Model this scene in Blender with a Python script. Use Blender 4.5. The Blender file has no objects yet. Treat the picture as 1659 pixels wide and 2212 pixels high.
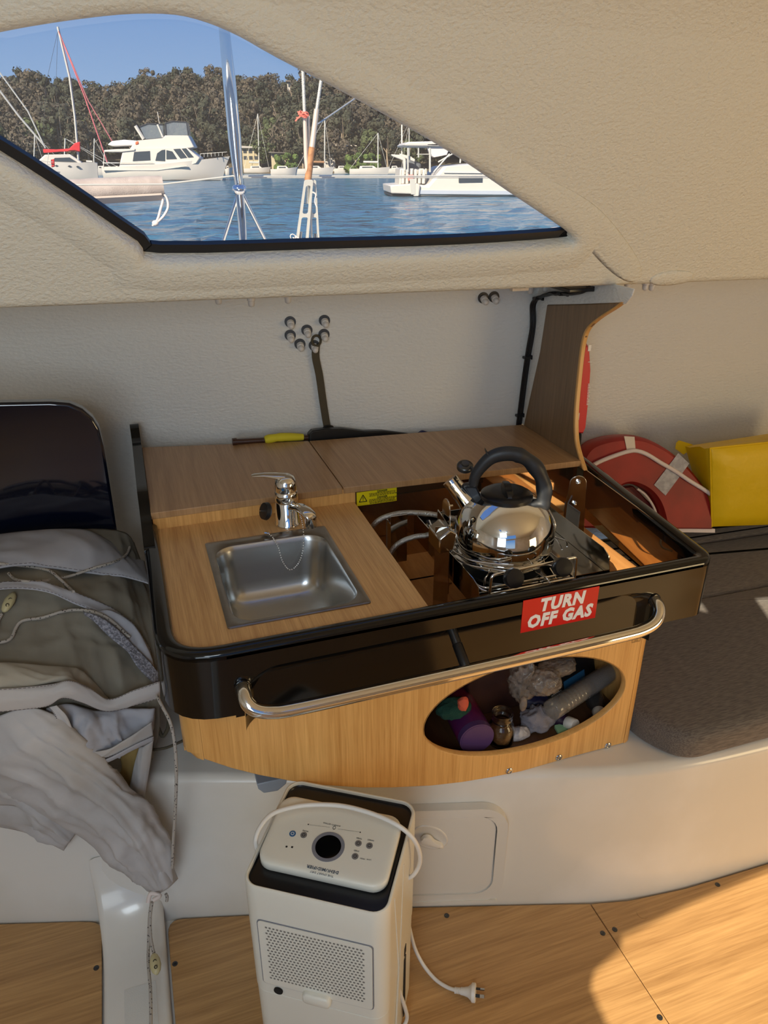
import bpy, bmesh, math, random
from mathutils import Vector, Matrix, noise
from mathutils.geometry import tessellate_polygon
from mathutils.bvhtree import BVHTree
sc = bpy.context.scene
PI = math.pi
R = math.radians

# ------------------------------------------------------------------ camera
CAM_H = 1.6
F = 1600.0; CX = 829.5; CY = 1106.0; HOR = 358.0
PITCH = math.atan((CY - HOR) / F); YAW = R(18.9)
cam_d = bpy.data.cameras.new('camera'); cam = bpy.data.objects.new('camera', cam_d)
sc.collection.objects.link(cam); sc.camera = cam
cam.location = (0, 0, CAM_H)
cam.rotation_euler = (PI/2 - PITCH, 0, -YAW)
cam_d.sensor_fit = 'HORIZONTAL'; cam_d.sensor_width = 36.0; cam_d.lens = 36.0 * F / 1659.0
cam_d.clip_start = 0.02; cam_d.clip_end = 3000

# ------------------------------------------------------------------ sky, sun, lamps, exposure
def s2l(c):
    return c/12.92 if c <= 0.04045 else ((c+0.055)/1.055)**2.4
def col(r, g, b):
    return (s2l(r/255), s2l(g/255), s2l(b/255), 1)
sc.view_settings.view_transform = 'Standard'; sc.view_settings.look = 'None'
sc.view_settings.gamma = 1; sc.view_settings.use_curve_mapping = False
sc.view_settings.exposure = 0.0
w = bpy.data.worlds.new('sky'); sc.world = w; w.use_nodes = True
nt = w.node_tree; nt.nodes.clear()
tc = nt.nodes.new('ShaderNodeTexCoord'); sx = nt.nodes.new('ShaderNodeSeparateXYZ')
rp = nt.nodes.new('ShaderNodeValToRGB'); bg = nt.nodes.new('ShaderNodeBackground'); ow = nt.nodes.new('ShaderNodeOutputWorld')
nt.links.new(tc.outputs['Generated'], sx.inputs[0]); nt.links.new(sx.outputs['Z'], rp.inputs[0])
nt.links.new(rp.outputs[0], bg.inputs[0]); nt.links.new(bg.outputs[0], ow.inputs[0])
e = rp.color_ramp.elements
e[0].position = 0.0; e[0].color = col(158, 184, 214)
e[1].position = 1.0; e[1].color = col(62, 112, 190)
for p_, c_ in ((0.08, col(140, 174, 216)), (0.19, col(102, 148, 208)), (0.45, col(84, 132, 202))):
    k = e.new(p_); k.color = c_
bg.inputs[1].default_value = 1.0
SUN = Vector((-0.62, -0.64, 0.60)).normalized()          # towards the sun, world axes
sl = bpy.data.lights.new('sun', 'SUN'); sl.energy = 8.6; sl.angle = R(0.3); sl.color = (1, .88, .68)
so = bpy.data.objects.new('sun', sl); sc.collection.objects.link(so)
so.rotation_euler = (-SUN).to_track_quat('-Z', 'Y').to_euler()
def area(name, loc, to, size, energy, color, sy_=None):
    l = bpy.data.lights.new(name, 'AREA'); l.energy = energy; l.color = color; l.size = size
    if sy_: l.shape = 'RECTANGLE'; l.size_y = sy_
    o = bpy.data.objects.new(name, l); sc.collection.objects.link(o); o.location = loc
    o.rotation_euler = (Vector(to) - Vector(loc)).to_track_quat('-Z', 'Y').to_euler()
    return o
area('companionway_fill', (-1.2, -1.75, 1.35), (0.3, 1.4, 0.9), 1.1, 15, (.76, .89, 1.0), 1.2)  # added area lamp standing in for daylight from the companionway
area('overhead_fill', (-.35, -.55, 1.90), (0.25, 1.1, 0.7), .55, 12, (.78, .90, 1.0))  # added overhead lamp to brighten the top surfaces, imitating skylight
area('warm_side_fill', (2.5, -1.0, .75), (1.15, 1.1, 0.65), 0.8, 17, (1, .74, .38), .9)  # added warm lamp for the glow on bench face and cushion front

# ------------------------------------------------------------------ projection helpers (where a sight line meets a real plane)
_sp, _cp, _sy, _cy = math.sin(PITCH), math.cos(PITCH), math.sin(YAW), math.cos(YAW)
def ray(px, py):
    u = (px-CX)/F; v = (CY-py)/F
    Y = _cp + v*_sp
    return Vector((u*_cy + Y*_sy, -u*_sy + Y*_cy, -_sp + v*_cp))
O = Vector((0, 0, CAM_H))
def onz(px, py, z): d = ray(px, py); return O + d*((z-CAM_H)/d.z)
def onx(px, py, x): d = ray(px, py); return O + d*(x/d.x)
def ony(px, py, y): d = ray(px, py); return O + d*(y/d.y)
def onpl(px, py, P, N):
    d = ray(px, py); P = Vector(P); N = Vector(N); return O + d*((P-O).dot(N)/d.dot(N))
def proj(p):
    x, y, z = p
    X = x*_cy-y*_sy; Y = x*_sy+y*_cy; Z = z-CAM_H
    dep = Y*_cp-Z*_sp
    return CX+F*X/dep, CY-F*(Y*_sp+Z*_cp)/dep

# ------------------------------------------------------------------ materials
def mat(name, c, rough=.5, metal=0, bump=None, coat=0, alpha=None, trans=0, var=None, ior=None, sheen=0):
    m = bpy.data.materials.new(name); m.use_nodes = True; n = m.node_tree; b = n.nodes['Principled BSDF']
    b.inputs['Base Color'].default_value = c; b.inputs['Roughness'].default_value = rough; b.inputs['Metallic'].default_value = metal
    b.inputs['Coat Weight'].default_value = coat; b.inputs['Coat Roughness'].default_value = .04
    b.inputs['Transmission Weight'].default_value = trans
    if ior: b.inputs['IOR'].default_value = ior
    if sheen: b.inputs['Sheen Weight'].default_value = sheen
    if alpha is not None: b.inputs['Alpha'].default_value = alpha
    t = n.nodes.new('ShaderNodeTexCoord')
    if var:   # (scale xyz, second colour, detail, lo, hi)
        scl, c2, lo, hi = var
        mp = n.nodes.new('ShaderNodeMapping'); mp.inputs['Scale'].default_value = scl
        nz = n.nodes.new('ShaderNodeTexNoise'); nz.inputs['Scale'].default_value = 1; nz.inputs['Detail'].default_value = 6
        cr = n.nodes.new('ShaderNodeValToRGB'); cr.color_ramp.elements[0].position = lo; cr.color_ramp.elements[1].position = hi
        cr.color_ramp.elements[0].color = c; cr.color_ramp.elements[1].color = c2
        n.links.new(t.outputs['Object'], mp.inputs[0]); n.links.new(mp.outputs[0], nz.inputs[0]); n.links.new(nz.outputs[0], cr.inputs[0])
        n.links.new(cr.outputs[0], b.inputs['Base Color'])
    if bump:  # (scale xyz, strength, distance)
        scl, st, di = bump
        mp = n.nodes.new('ShaderNodeMapping'); mp.inputs['Scale'].default_value = scl
        nz = n.nodes.new('ShaderNodeTexNoise'); nz.inputs['Scale'].default_value = 1; nz.inputs['Detail'].default_value = 4
        bp = n.nodes.new('ShaderNodeBump'); bp.inputs['Strength'].default_value = st; bp.inputs['Distance'].default_value = di
        n.links.new(t.outputs['Object'], mp.inputs[0]); n.links.new(mp.outputs[0], nz.inputs[0]); n.links.new(nz.outputs[0], bp.inputs['Height'])
        n.links.new(bp.outputs[0], b.inputs['Normal'])
    return m
def wood(name, c1, c2, scl, rough=.42, coat=.25, wave=None, lo=.3, hi=.7):
    """veneer: long streaks along the axis with the small scale, plus broad tone"""
    m = mat(name, c1, rough, coat=coat); n = m.node_tree; b = n.nodes['Principled BSDF']; b.inputs['Coat Roughness'].default_value = .25
    t = n.nodes.new('ShaderNodeTexCoord')
    mp = n.nodes.new('ShaderNodeMapping'); mp.inputs['Scale'].default_value = scl
    nz = n.nodes.new('ShaderNodeTexNoise'); nz.inputs['Scale'].default_value = 1; nz.inputs['Detail'].default_value = 5; nz.inputs['Roughness'].default_value = .6
    nz.inputs['Distortion'].default_value = .4 if wave is None else wave
    mp2 = n.nodes.new('ShaderNodeMapping'); mp2.inputs['Scale'].default_value = tuple(q*.13 for q in scl)
    nz2 = n.nodes.new('ShaderNodeTexNoise'); nz2.inputs['Scale'].default_value = 1; nz2.inputs['Detail'].default_value = 3; nz2.inputs['Distortion'].default_value = 1.2
    mx = n.nodes.new('ShaderNodeMath'); mx.operation = 'MULTIPLY_ADD'; mx.inputs[1].default_value = .45
    sc2 = n.nodes.new('ShaderNodeMath'); sc2.operation = 'MULTIPLY'; sc2.inputs[1].default_value = .55
    cr = n.nodes.new('ShaderNodeValToRGB'); cr.color_ramp.elements[0].position = lo; cr.color_ramp.elements[1].position = hi
    cr.color_ramp.elements[0].color = c1; cr.color_ramp.elements[1].color = c2
    n.links.new(t.outputs['Object'], mp.inputs[0]); n.links.new(t.outputs['Object'], mp2.inputs[0])
    n.links.new(mp.outputs[0], nz.inputs[0]); n.links.new(mp2.outputs[0], nz2.inputs[0])
    n.links.new(nz.outputs[0], sc2.inputs[0]); n.links.new(nz2.outputs[0], mx.inputs[0]); n.links.new(sc2.outputs[0], mx.inputs[2])
    n.links.new(mx.outputs[0], cr.inputs[0]); n.links.new(cr.outputs[0], b.inputs['Base Color'])
    bp = n.nodes.new('ShaderNodeBump'); bp.inputs['Strength'].default_value = .15; bp.inputs['Distance'].default_value = .0006
    n.links.new(nz.outputs[0], bp.inputs['Height']); n.links.new(bp.outputs[0], b.inputs['Normal'])
    return m
M = {}
M['liner'] = mat('textured_white_liner', col(222, 220, 207), .5, bump=((120, 120, 180), .55, .007))
M['hullwall'] = mat('white_hull_lining', col(222, 220, 214), .5, bump=((75, 75, 150), .5, .006))
M['gel'] = mat('white_gelcoat', col(226, 222, 214), .22, coat=.3, var=((2, 2, 2), col(216, 211, 200), .45, .6))
M['deckpaint'] = mat('nonslip_paint', col(214, 212, 206), .6, bump=((500, 500, 500), .6, .001))
M['work'] = wood('worktop_oak_veneer', col(176, 126, 70), col(228, 184, 122), (330, 9, 9))
M['shelfw'] = wood('shelf_oak_veneer', col(150, 112, 72), col(188, 150, 106), (330, 9, 9))  # oak in a darker colour, for the dim light the shelf reflects
M['panelw'] = wood('front_oak_veneer', col(188, 134, 68), col(234, 184, 112), (260, 60, 7))
M['panelh'] = wood('edge_oak', col(198, 144, 76), col(230, 180, 108), (120, 120, 6))
M['bulkw'] = wood('bulkhead_oak_veneer', col(104, 80, 54), col(140, 112, 80), (60, 260, 8))
M['floorw'] = wood('floor_oak_laminate', col(148, 108, 64), col(206, 162, 106), (6, 170, 170), rough=.38, coat=.3)
M['wellw'] = wood('well_oak', col(176, 118, 62), col(222, 164, 100), (90, 8, 90))
M['black'] = mat('black_gelcoat', col(9, 9, 9), .09)
M['navy'] = mat('navy_gelcoat', col(10, 14, 30), .08, coat=1)
M['chrome'] = mat('chrome', col(232, 232, 230), .05, 1)
M['steel'] = mat('polished_steel', col(206, 204, 198), .09, 1, var=((6, 6, 6), col(190, 186, 180), .4, .7))
M['brushed'] = mat('brushed_steel', col(196, 198, 198), .27, 1, bump=((60, 900, 300), .06, .0004))
M['rimsteel'] = mat('worn_sink_rim', col(158, 154, 148), .28, 1, var=((14, 14, 14), col(138, 132, 124), .35, .7))
M['smoke'] = mat('smoked_mirror_panel', col(186, 160, 126), .05, .95)
M['rubber'] = mat('black_rubber', col(24, 25, 27), .42)
M['plastic'] = mat('black_plastic', col(20, 20, 22), .3)
M['matblk'] = mat('matt_black_grip', col(34, 37, 42), .45)
M['wht'] = mat('white_plastic', col(226, 222, 212), .3)
M['cap'] = mat('white_nut_cap', col(214, 210, 205), .3)
M['bolt'] = mat('dark_washer', col(84, 84, 84), .3, .8)
M['seat'] = mat('charcoal_woven_fabric', col(112, 104, 96), .95, bump=((700, 700, 700), .5, .001), var=((40, 420, 420), col(86, 79, 73), .4, .62), sheen=.2)
M['red'] = mat('red_vinyl', col(158, 28, 20), .5, var=((9, 9, 9), col(132, 20, 14), .4, .65))
M['redbag'] = mat('red_pouch', col(206, 20, 38), .4)
M['tape'] = mat('silver_tape', col(176, 174, 178), .45, var=((60, 60, 60), col(150, 148, 154), .4, .6))
M['tapew'] = mat('cream_tape', col(222, 208, 188), .6)
M['ropew'] = mat('white_rope', col(226, 212, 204), .7, bump=((300, 300, 300), .5, .001))
M['yellow'] = mat('yellow_vinyl', col(222, 184, 6), .45, bump=((14, 14, 14), .35, .012))
M['canvasg'] = mat('grey_canvas', col(176, 176, 182), .85, bump=((900, 900, 900), .2, .0006), var=((6, 6, 6), col(160, 160, 166), .4, .65))
M['canvaso'] = mat('olive_grey_canvas', col(134, 128, 114), .9, bump=((900, 900, 900), .2, .0006), var=((5, 5, 5), col(116, 110, 98), .4, .65))
M['canvasl'] = mat('light_canvas', col(190, 186, 184), .85, bump=((900, 900, 900), .2, .0006), var=((5, 5, 5), col(170, 166, 162), .4, .65))
M['velcro'] = mat('grey_hook_tape', col(120, 120, 128), .8, bump=((260, 260, 260), 1.0, .004), var=((200, 200, 200), col(170, 170, 180), .45, .6))
M['thread'] = mat('brown_thread', col(96, 84, 84), .9)
M['toggle'] = mat('ivory_toggle', col(196, 184, 140), .35)
def cord_mat():
    m = mat('flecked_shock_cord', col(168, 160, 150), .8); n = m.node_tree; b = n.nodes['Principled BSDF']
    t = n.nodes.new('ShaderNodeUVMap'); mp = n.nodes.new('ShaderNodeMapping'); mp.inputs['Scale'].default_value = (1, 1, 1)
    ck = n.nodes.new('ShaderNodeTexChecker'); ck.inputs['Scale'].default_value = 1
    ck.inputs['Color1'].default_value = col(168, 160, 150); ck.inputs['Color2'].default_value = col(48, 44, 44)
    vo = n.nodes.new('ShaderNodeTexVoronoi'); vo.inputs['Scale'].default_value = 190
    t2 = n.nodes.new('ShaderNodeTexCoord'); cr = n.nodes.new('ShaderNodeValToRGB')
    cr.color_ramp.elements[0].position = .24; cr.color_ramp.elements[0].color = col(52, 48, 48)
    cr.color_ramp.elements[1].position = .3; cr.color_ramp.elements[1].color = col(176, 168, 158)
    n.links.new(t2.outputs['Object'], vo.inputs[0]); n.links.new(vo.outputs[0], cr.inputs[0]); n.links.new(cr.outputs[0], b.inputs['Base Color'])
    n.nodes.remove(t); n.nodes.remove(mp); n.nodes.remove(ck)
    return m
M['cord'] = cord_mat()
M['redp'] = mat('red_sticker', col(206, 24, 22), .3)
M['yelp'] = mat('yellow_sticker', col(226, 208, 20), .4)
M['ink'] = mat('black_ink', col(22, 20, 20), .5)
M['inkb'] = mat('blue_grey_ink', col(60, 78, 96), .5)
M['whitep'] = mat('white_print', col(238, 236, 232), .4)
M['glass'] = mat('clear_pane', (1, 1, 1, 1), 0, alpha=.06)
M['braid'] = mat('braided_steel_hose', col(176, 174, 168), .28, .9, bump=((420, 420, 420), 1, .002))
M['dehu'] = mat('dehumidifier_white', col(224, 221, 208), .3)
M['grey'] = mat('grey_ring', col(120, 122, 132), .4)
M['btn'] = mat('grey_button', col(116, 114, 112), .4)
M['btnb'] = mat('blue_button', col(50, 96, 140), .4)
M['hole'] = mat('dark_void', col(10, 9, 9), .8)
M['cable'] = mat('white_cable', col(224, 220, 212), .4)
M['yacht'] = mat('yacht_white', col(200, 194, 186), .3)
M['alu'] = mat('mast_metal', col(200, 198, 190), .4, .3)
M['webbing'] = mat('olive_webbing', col(78, 70, 54), .9, bump=((500, 500, 500), .8, .001))

# ------------------------------------------------------------------ mesh building
class B:
    def __init__(s): s.v = []; s.f = []
    def add(s, vs, fs):
        n = len(s.v); s.v += [Vector(q) for q in vs]; s.f += [tuple(i+n for i in f) for f in fs]; return s
    def box(s, x0, x1, y0, y1, z0, z1, mtx=None):
        vs = [Vector((x, y, z)) for z in (z0, z1) for y in (y0, y1) for x in (x0, x1)]
        if mtx: vs = [mtx @ q for q in vs]
        return s.add(vs, [(0, 2, 3, 1), (4, 5, 7, 6), (0, 1, 5, 4), (2, 6, 7, 3), (0, 4, 6, 2), (1, 3, 7, 5)])
    def loft(s, rings, cap=True, closed=True):
        n = len(rings[0]); vs = [q for r in rings for q in r]; fs = []
        for i in range(len(rings)-1):
            for j in range(n if closed else n-1):
                k = (j+1) % n; fs.append((i*n+j, i*n+k, (i+1)*n+k, (i+1)*n+j))
        if cap and closed: fs.append(tuple(range(n-1, -1, -1))); fs.append(tuple((len(rings)-1)*n+j for j in range(n)))
        return s.add(vs, fs)
    def prism(s, poly, fn, d0, d1, holes=()):
        """poly in 2-D, fn(a,b,d) -> 3-D; extruded from d0 to d1; holes are cut right through"""
        loops = [list(poly)] + [list(h) for h in holes]
        if len(loops) == 1 and len(poly) <= 4: tris = [tuple(range(len(poly)))]
        else: tris = tessellate_polygon([[Vector((a, b, 0)) for a, b in l] for l in loops])
        flat = [q for l in loops for q in l]; n = len(flat)
        vs = [fn(a, b, d0) for a, b in flat] + [fn(a, b, d1) for a, b in flat]
        fs = [tuple(t) for t in tris] + [tuple(i+n for i in reversed(t)) for t in tris]
        o = 0
        for l in loops:
            m = len(l)
            for j in range(m):
                k = (j+1) % m; fs.append((o+j, o+j+n, o+k+n, o+k))
            o += m
        return s.add(vs, fs)
    def tube(s, pts, r, seg=10, closed=False, cap=True, flat=1.0):
        pts = [Vector(q) for q in pts]; n = len(pts); rr = r if isinstance(r, (list, tuple)) else [r]*n
        rings = []; up = None
        for i, q in enumerate(pts):
            a = pts[(i-1) % n] if (i or closed) else pts[0]; b = pts[(i+1) % n] if (i < n-1 or closed) else pts[-1]
            t = (b-a)
            if t.length < 1e-9: t = Vector((0, 0, 1))
            t.normalize()
            if up is None: up = Vector((0, 0, 1)) if abs(t.z) < .9 else Vector((1, 0, 0))
            sd = t.cross(up)
            if sd.length < 1e-6: sd = t.cross(Vector((0, 1, .3)))
            sd.normalize(); up = sd.cross(t).normalized()
            rings.append([q + (sd*math.cos(2*PI*j/seg) + up*math.sin(2*PI*j/seg)*flat)*rr[i] for j in range(seg)])
        if closed: rings.append(rings[0]); cap = False
        return s.loft(rings, cap)
    def lathe(s, prof, loc, axis=(0, 0, 1), seg=24):
        ax = Vector(axis).normalized(); q = ax.to_track_quat('Z', 'Y'); L = Vector(loc); rings = []
        for r, h in prof:
            rings.append([L + q @ Vector((max(r, 1e-5)*math.cos(2*PI*j/seg), max(r, 1e-5)*math.sin(2*PI*j/seg), h)) for j in range(seg)])
        return s.loft(rings, True)
    def ball(s, c, r, seg=12, rg=8, sc_=(1, 1, 1)):
        c = Vector(c); rings = []
        for i in range(rg+1):
            a = PI*i/rg; rad = max(math.sin(a), 1e-3)
            rings.append([c + Vector((r*sc_[0]*rad*math.cos(2*PI*j/seg), r*sc_[1]*rad*math.sin(2*PI*j/seg), -r*sc_[2]*math.cos(a))) for j in range(seg)])
        return s.loft(rings, True)
def mk(name, b, m, origin=(0, 0, 0), parent=None, smooth=35, bevel=0, bseg=2, solid=0, sub=0):
    o_ = Vector(origin)
    if parent is not None:
        o_ = Vector((0, 0, 0)); p = parent
        while p is not None: o_ += p.location; p = p.parent
    me = bpy.data.meshes.new(name)
    me.from_pydata([tuple(q-o_) for q in b.v], [], b.f); me.validate()
    bm = bmesh.new(); bm.from_mesh(me); bmesh.ops.recalc_face_normals(bm, faces=bm.faces); bm.to_mesh(me); bm.free()
    for mm in (m if isinstance(m, (list, tuple)) else [m]): me.materials.append(mm)
    if smooth:
        for p in me.polygons: p.use_smooth = True
        if smooth < 180: me.set_sharp_from_angle(angle=R(smooth))
    o = bpy.data.objects.new(name, me); sc.collection.objects.link(o)
    if parent is not None: o.parent = parent
    else: o.location = o_
    if solid: q = o.modifiers.new('thickness', 'SOLIDIFY'); q.thickness = abs(solid); q.offset = -1 if solid > 0 else 1
    if sub: q = o.modifiers.new('soft', 'SUBSURF'); q.levels = sub; q.render_levels = sub
    if bevel:
        q = o.modifiers.new('edge', 'BEVEL'); q.width = bevel; q.segments = bseg; q.limit_method = 'ANGLE'; q.angle_limit = R(40); q.harden_normals = False
    return o
def thing(name, label, cat, loc=(0, 0, 0), group=None):
    o = bpy.data.objects.new(name, None); sc.collection.objects.link(o); o.location = loc; o.empty_display_size = .05
    o['label'] = label; o['category'] = cat
    if group: o['group'] = group
    return o
def tag(o, label, cat, group=None):
    o['label'] = label; o['category'] = cat
    if group: o['group'] = group
    return o
def struct(o, label=None, cat=None):
    o['kind'] = 'structure'
    if label: o['label'] = label
    if cat: o['category'] = cat
    return o
def catmull(pts, n=8, closed=False):
    P = [Vector(q) for q in pts]; m = len(P); out = []
    for i in range(m if closed else m-1):
        p0 = P[(i-1) % m] if (closed or i) else P[0]; p1 = P[i]; p2 = P[(i+1) % m]; p3 = P[(i+2) % m] if (closed or i < m-2) else P[-1]
        for j in range(n):
            t = j/n; out.append(.5*((2*p1)+(p2-p0)*t+(2*p0-5*p1+4*p2-p3)*t*t+(3*p1-p0-3*p2+p3)*t**3))
    if not closed: out.append(P[-1])
    return out
def rrect(x0, x1, y0, y1, r, n=6):
    out = []
    for cx, cy, a in ((x1-r, y1-r, 0), (x0+r, y1-r, 90), (x0+r, y0+r, 180), (x1-r, y0+r, 270)):
        for j in range(n+1): t = R(a+90*j/n); out.append((cx+r*math.cos(t), cy+r*math.sin(t)))
    return out
def roundpoly(pts, rad, n=5):
    """round the corners of a 2-D polygon; rad: number or list"""
    m = len(pts); out = []
    for i in range(m):
        a = Vector(pts[i-1][:2]); b = Vector(pts[i][:2]); c = Vector(pts[(i+1) % m][:2]); r = rad[i] if isinstance(rad, (list, tuple)) else rad
        if r <= 0: out.append((b.x, b.y)); continue
        u = (a-b).normalized(); v = (c-b).normalized(); l = min(r, (a-b).length*.45, (c-b).length*.45)
        p = b+u*l; q = b+v*l
        for j in range(n+1):
            t = j/n; s = (1-t)**2*p+2*t*(1-t)*b+t*t*q; out.append((s.x, s.y))
    return out
def offset(poly, d):
    """offset closed 2-D loop outwards (counter-clockwise loops)"""
    m = len(poly); out = []
    ar = sum(poly[i][0]*poly[(i+1) % m][1]-poly[(i+1) % m][0]*poly[i][1] for i in range(m)); sg = 1 if ar > 0 else -1
    for i in range(m):
        a = Vector(poly[i-1]); b = Vector(poly[i]); c = Vector(poly[(i+1) % m])
        u = (b-a).normalized(); v = (c-b).normalized(); n1 = Vector((u.y, -u.x)); n2 = Vector((v.y, -v.x)); k = n1+n2
        if k.length < 1e-6: k = n1
        k = k.normalized(); k = k/max(.5, k.dot(n1)); out.append((b.x+k.x*d*sg, b.y+k.y*d*sg))
    return out
XY = lambda a, b, d: Vector((a, b, d))
XZ = lambda a, b, d: Vector((a, d, b))
YZ = lambda a, b, d: Vector((d, a, b))
def text(body, size, origin, xdir, ydir, parent, m, name='lettering', bold=0, shear=0, align='CENTER', wide=1.0, depth=.0003, res=2, label=None, fit=None):
    c = bpy.data.curves.new(name, 'FONT'); c.body = body; c.size = size; c.align_x = align; c.align_y = 'CENTER'
    c.offset = bold; c.shear = shear; c.extrude = depth; c.resolution_u = res; c.space_line = .95; c.space_character = 1.0+bold/size*2.6
    t = bpy.data.objects.new(name, c); sc.collection.objects.link(t)
    dg = bpy.context.evaluated_depsgraph_get(); me = bpy.data.meshes.new_from_object(t.evaluated_get(dg)); bpy.data.objects.remove(t)
    X = Vector(xdir).normalized(); Y = Vector(ydir); Y = (Y-X*Y.dot(X)).normalized(); Z = X.cross(Y)
    if fit:
        xs_ = [v.co.x for v in me.vertices]; wide = fit/(max(xs_)-min(xs_))
    mt = Matrix((X*wide, Y, Z)).transposed().to_4x4(); o_ = Vector(origin)
    p = parent
    while p is not None: o_ -= p.location; p = p.parent
    mt.translation = o_
    me.transform(mt); me.materials.clear(); me.materials.append(m); me.name = name
    o = bpy.data.objects.new(name, me); sc.collection.objects.link(o); o.parent = parent
    if label: o['label'] = label
    return o
def copy_tree(o, parent=None):
    c = o.copy(); sc.collection.objects.link(c); c.parent = parent
    for ch in list(o.children): copy_tree(ch, c)
    return c

# ================================================================== STRUCTURE
# ---- floor: white moulded sole with inset laminate boards
fl = B(); fl.prism([(-2.2, -2.6), (3.2, -2.6), (3.2, 1.3), (-2.2, 2.2)], XY, -.05, -.012)
floor = struct(mk('floor', fl, M['gel'], smooth=0))
def face_y(x):                               # where the sole meets the bench face
    pts = [(-2.2, 1.93), (-.472, 1.385), (-.247, 1.314), (-.103, 1.271), (.441, 1.117), (.80, 1.004), (.86, .985), (.95, .962), (1.1, .945), (1.348, .936), (3.2, .90)]
    for (a, b), (c, d) in zip(pts, pts[1:]):
        if a <= x <= c: return b+(d-b)*(x-a)/(c-a)
    return pts[0][1] if x < pts[0][0] else pts[-1][1]
def board(poly, rad, label=None):
    b = B(); b.prism(roundpoly(poly, rad), XY, -.012, 0); o = mk('floor_board', b, M['floorw'], parent=floor, bevel=.0015)
    if label: o['label'] = label
    return o
board([(-2.2, -2.6), (-.245, -2.6), (-.247, 1.312), (-.30, 1.332), (-.472, 1.384), (-1.2, 1.61), (-2.2, 1.92)], [0, 0, .05, 0, 0, 0, 0])
board([(-.107, -2.6), (.8545, -2.6), (.8575, .984), (.80, 1.003), (.441, 1.116), (-.02, 1.247), (-.103, 1.270)], [0, 0, 0, 0, 0, 0, .06])
board([(.857, -2.6), (3.2, -2.6), (3.2, .90), (1.348, .935), (1.1, .944), (.95, .961), (.86, .983)], 0)
b = B()                                        # raised spine between the boards
prof = [(-.243, -.004), (-.240, .009), (-.230, .013), (-.12, .013), (-.112, .009), (-.109, -.004)]
rings = []
for y in [-2.6, 0, .9, 1.1, 1.17, 1.21, 1.24, 1.265, 1.285, 1.30, 1.312, 1.322, 1.329, 1.333]:
    t = min(1, max(0, (y-1.17)/.163)); lift = .17*(1-math.sqrt(max(0, 1-t*t))) if t > 0 else 0
    wd = 1+.10*t*t
    rings.append([Vector((-.175+(x+.175)*wd, y, z+lift)) for x, z in prof])
b.loft(rings, closed=False); mk('raised_spine', b, M['gel'], parent=floor, smooth=60)
b = B(); b.box(-.20, -.135, -2.5, 1.12, .013, .0138); mk('nonslip_strip', b, M['deckpaint'], parent=floor)
for q in ((208, 2091), (378, 2082), (965, 1978), (1302, 2016), (1328, 2008), (1550, 1911), (1425, 2198)):
    p = onz(*q, 0); b = B(); b.lathe([(.0062, -.002), (.0062, .0006), (.005, .0012), (.0024, .0012), (.0018, .0002)], p, seg=14)
    mk('floor_screw', b, M['bolt'], parent=floor)
p = onz(1388, 1973, 0); b = B(); b.lathe([(.0115, 0), (.0115, .0004), (0, .0004)], p, seg=20); mk('finger_hole', b, M['hole'], parent=floor)
b = B(); b.lathe([(.0115, 0), (.0135, .0002), (.0135, .0008), (.0115, .0008)], p, seg=20); mk('hole_rim', b, M['floorw'], parent=floor)

# ---- moulded bench with face and top
def top_y(x):
    pts = [(-2.2, 1.99), (-.401, 1.427), (-.074, 1.325), (.363, 1.172), (.721, 1.068), (.86, 1.022), (.95, 1.0), (1.077, .982), (1.278, .972), (3.2, .93)]
    for (a, b_), (c, d) in zip(pts, pts[1:]):
        if a <= x <= c: return b_+(d-b_)*(x-a)/(c-a)
    return pts[-1][1]
def smooth_fn(fn, x, w=.09): return sum(fn(x+w*k) for k in (-1, -.5, 0, .5, 1))/5
BT = .385
b = B(); rings = []
for i in range(109):
    x = -2.2+5.4*i/108
    fy = smooth_fn(face_y, x)+.004; ty = smooth_fn(top_y, x)
    pf = [(fy, -.03), (fy, .0), (fy-.001, .03)]
    for k in range(1, 7): t = k/7; pf.append((fy-.001+(ty-.008-fy)*t, .03+(BT-.055)*t))
    for k in range(0, 7): a = R(90*k/6); pf.append((ty-.008+.024*(1-math.cos(a)), BT-.024+.024*math.sin(a)))
    pf += [(ty+.2, BT), (ty+1.0, BT)]
    rings.append([Vector((x, y, z)) for y, z in pf])
b.loft(rings, closed=False)
bench = thing('moulded_bench', 'white moulded bench seat below the galley with oval-cornered locker hatch', 'bench', (0, 1.3, 0))
mk('bench_moulding', b, M['gel'], parent=bench, smooth=60)
# locker hatch on the face
HP = Vector((.2, 1.1935, 0)); Hd = Vector((.958, -.287, 0)).normalized(); Hn = Vector((-.287, -.958, 0)).normalized()
def HF(a, c, d): return HP + Hd*a + Vector((0, 0, c)) + Hn*d
def hinv(px, py): q = onpl(px, py, HP, Hn)-HP; return q.dot(Hd), q.z
a1, c1 = hinv(1095, 1800); _, ct = hinv(1000, 1745); _, cb = hinv(1000, 1950)
a0 = a1-.40; cb = max(cb, .012)
b = B(); b.prism(rrect(a0, a1, cb, ct, .06), HF, -.015, .006, holes=[rrect(a0+.024, a1-.024, cb+.028, ct-.022, .045)])
hf = mk('hatch_frame', b, M['gel'], parent=bench, bevel=.004, bseg=3)
b = B(); b.prism(rrect(a0+.026, a1-.026, cb+.03, ct-.024, .043), HF, -.015, .0035); hl = mk('hatch_lid', b, M['gel'], parent=bench, bevel=.003)
b = B(); b.prism(rrect(a0+.01, a1-.01, cb-.002, cb+.008, .004), HF, 0, .009)
for k in range(3): b.box(0, .001, 0, .001, 0, .001, Matrix.Translation(HF(a1-.10-.05*k, cb+.004, .009)))
mk('hatch_hinge', b, M['gel'], parent=bench, bevel=.001)
ha, hc = hinv(928, 1806)
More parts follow.
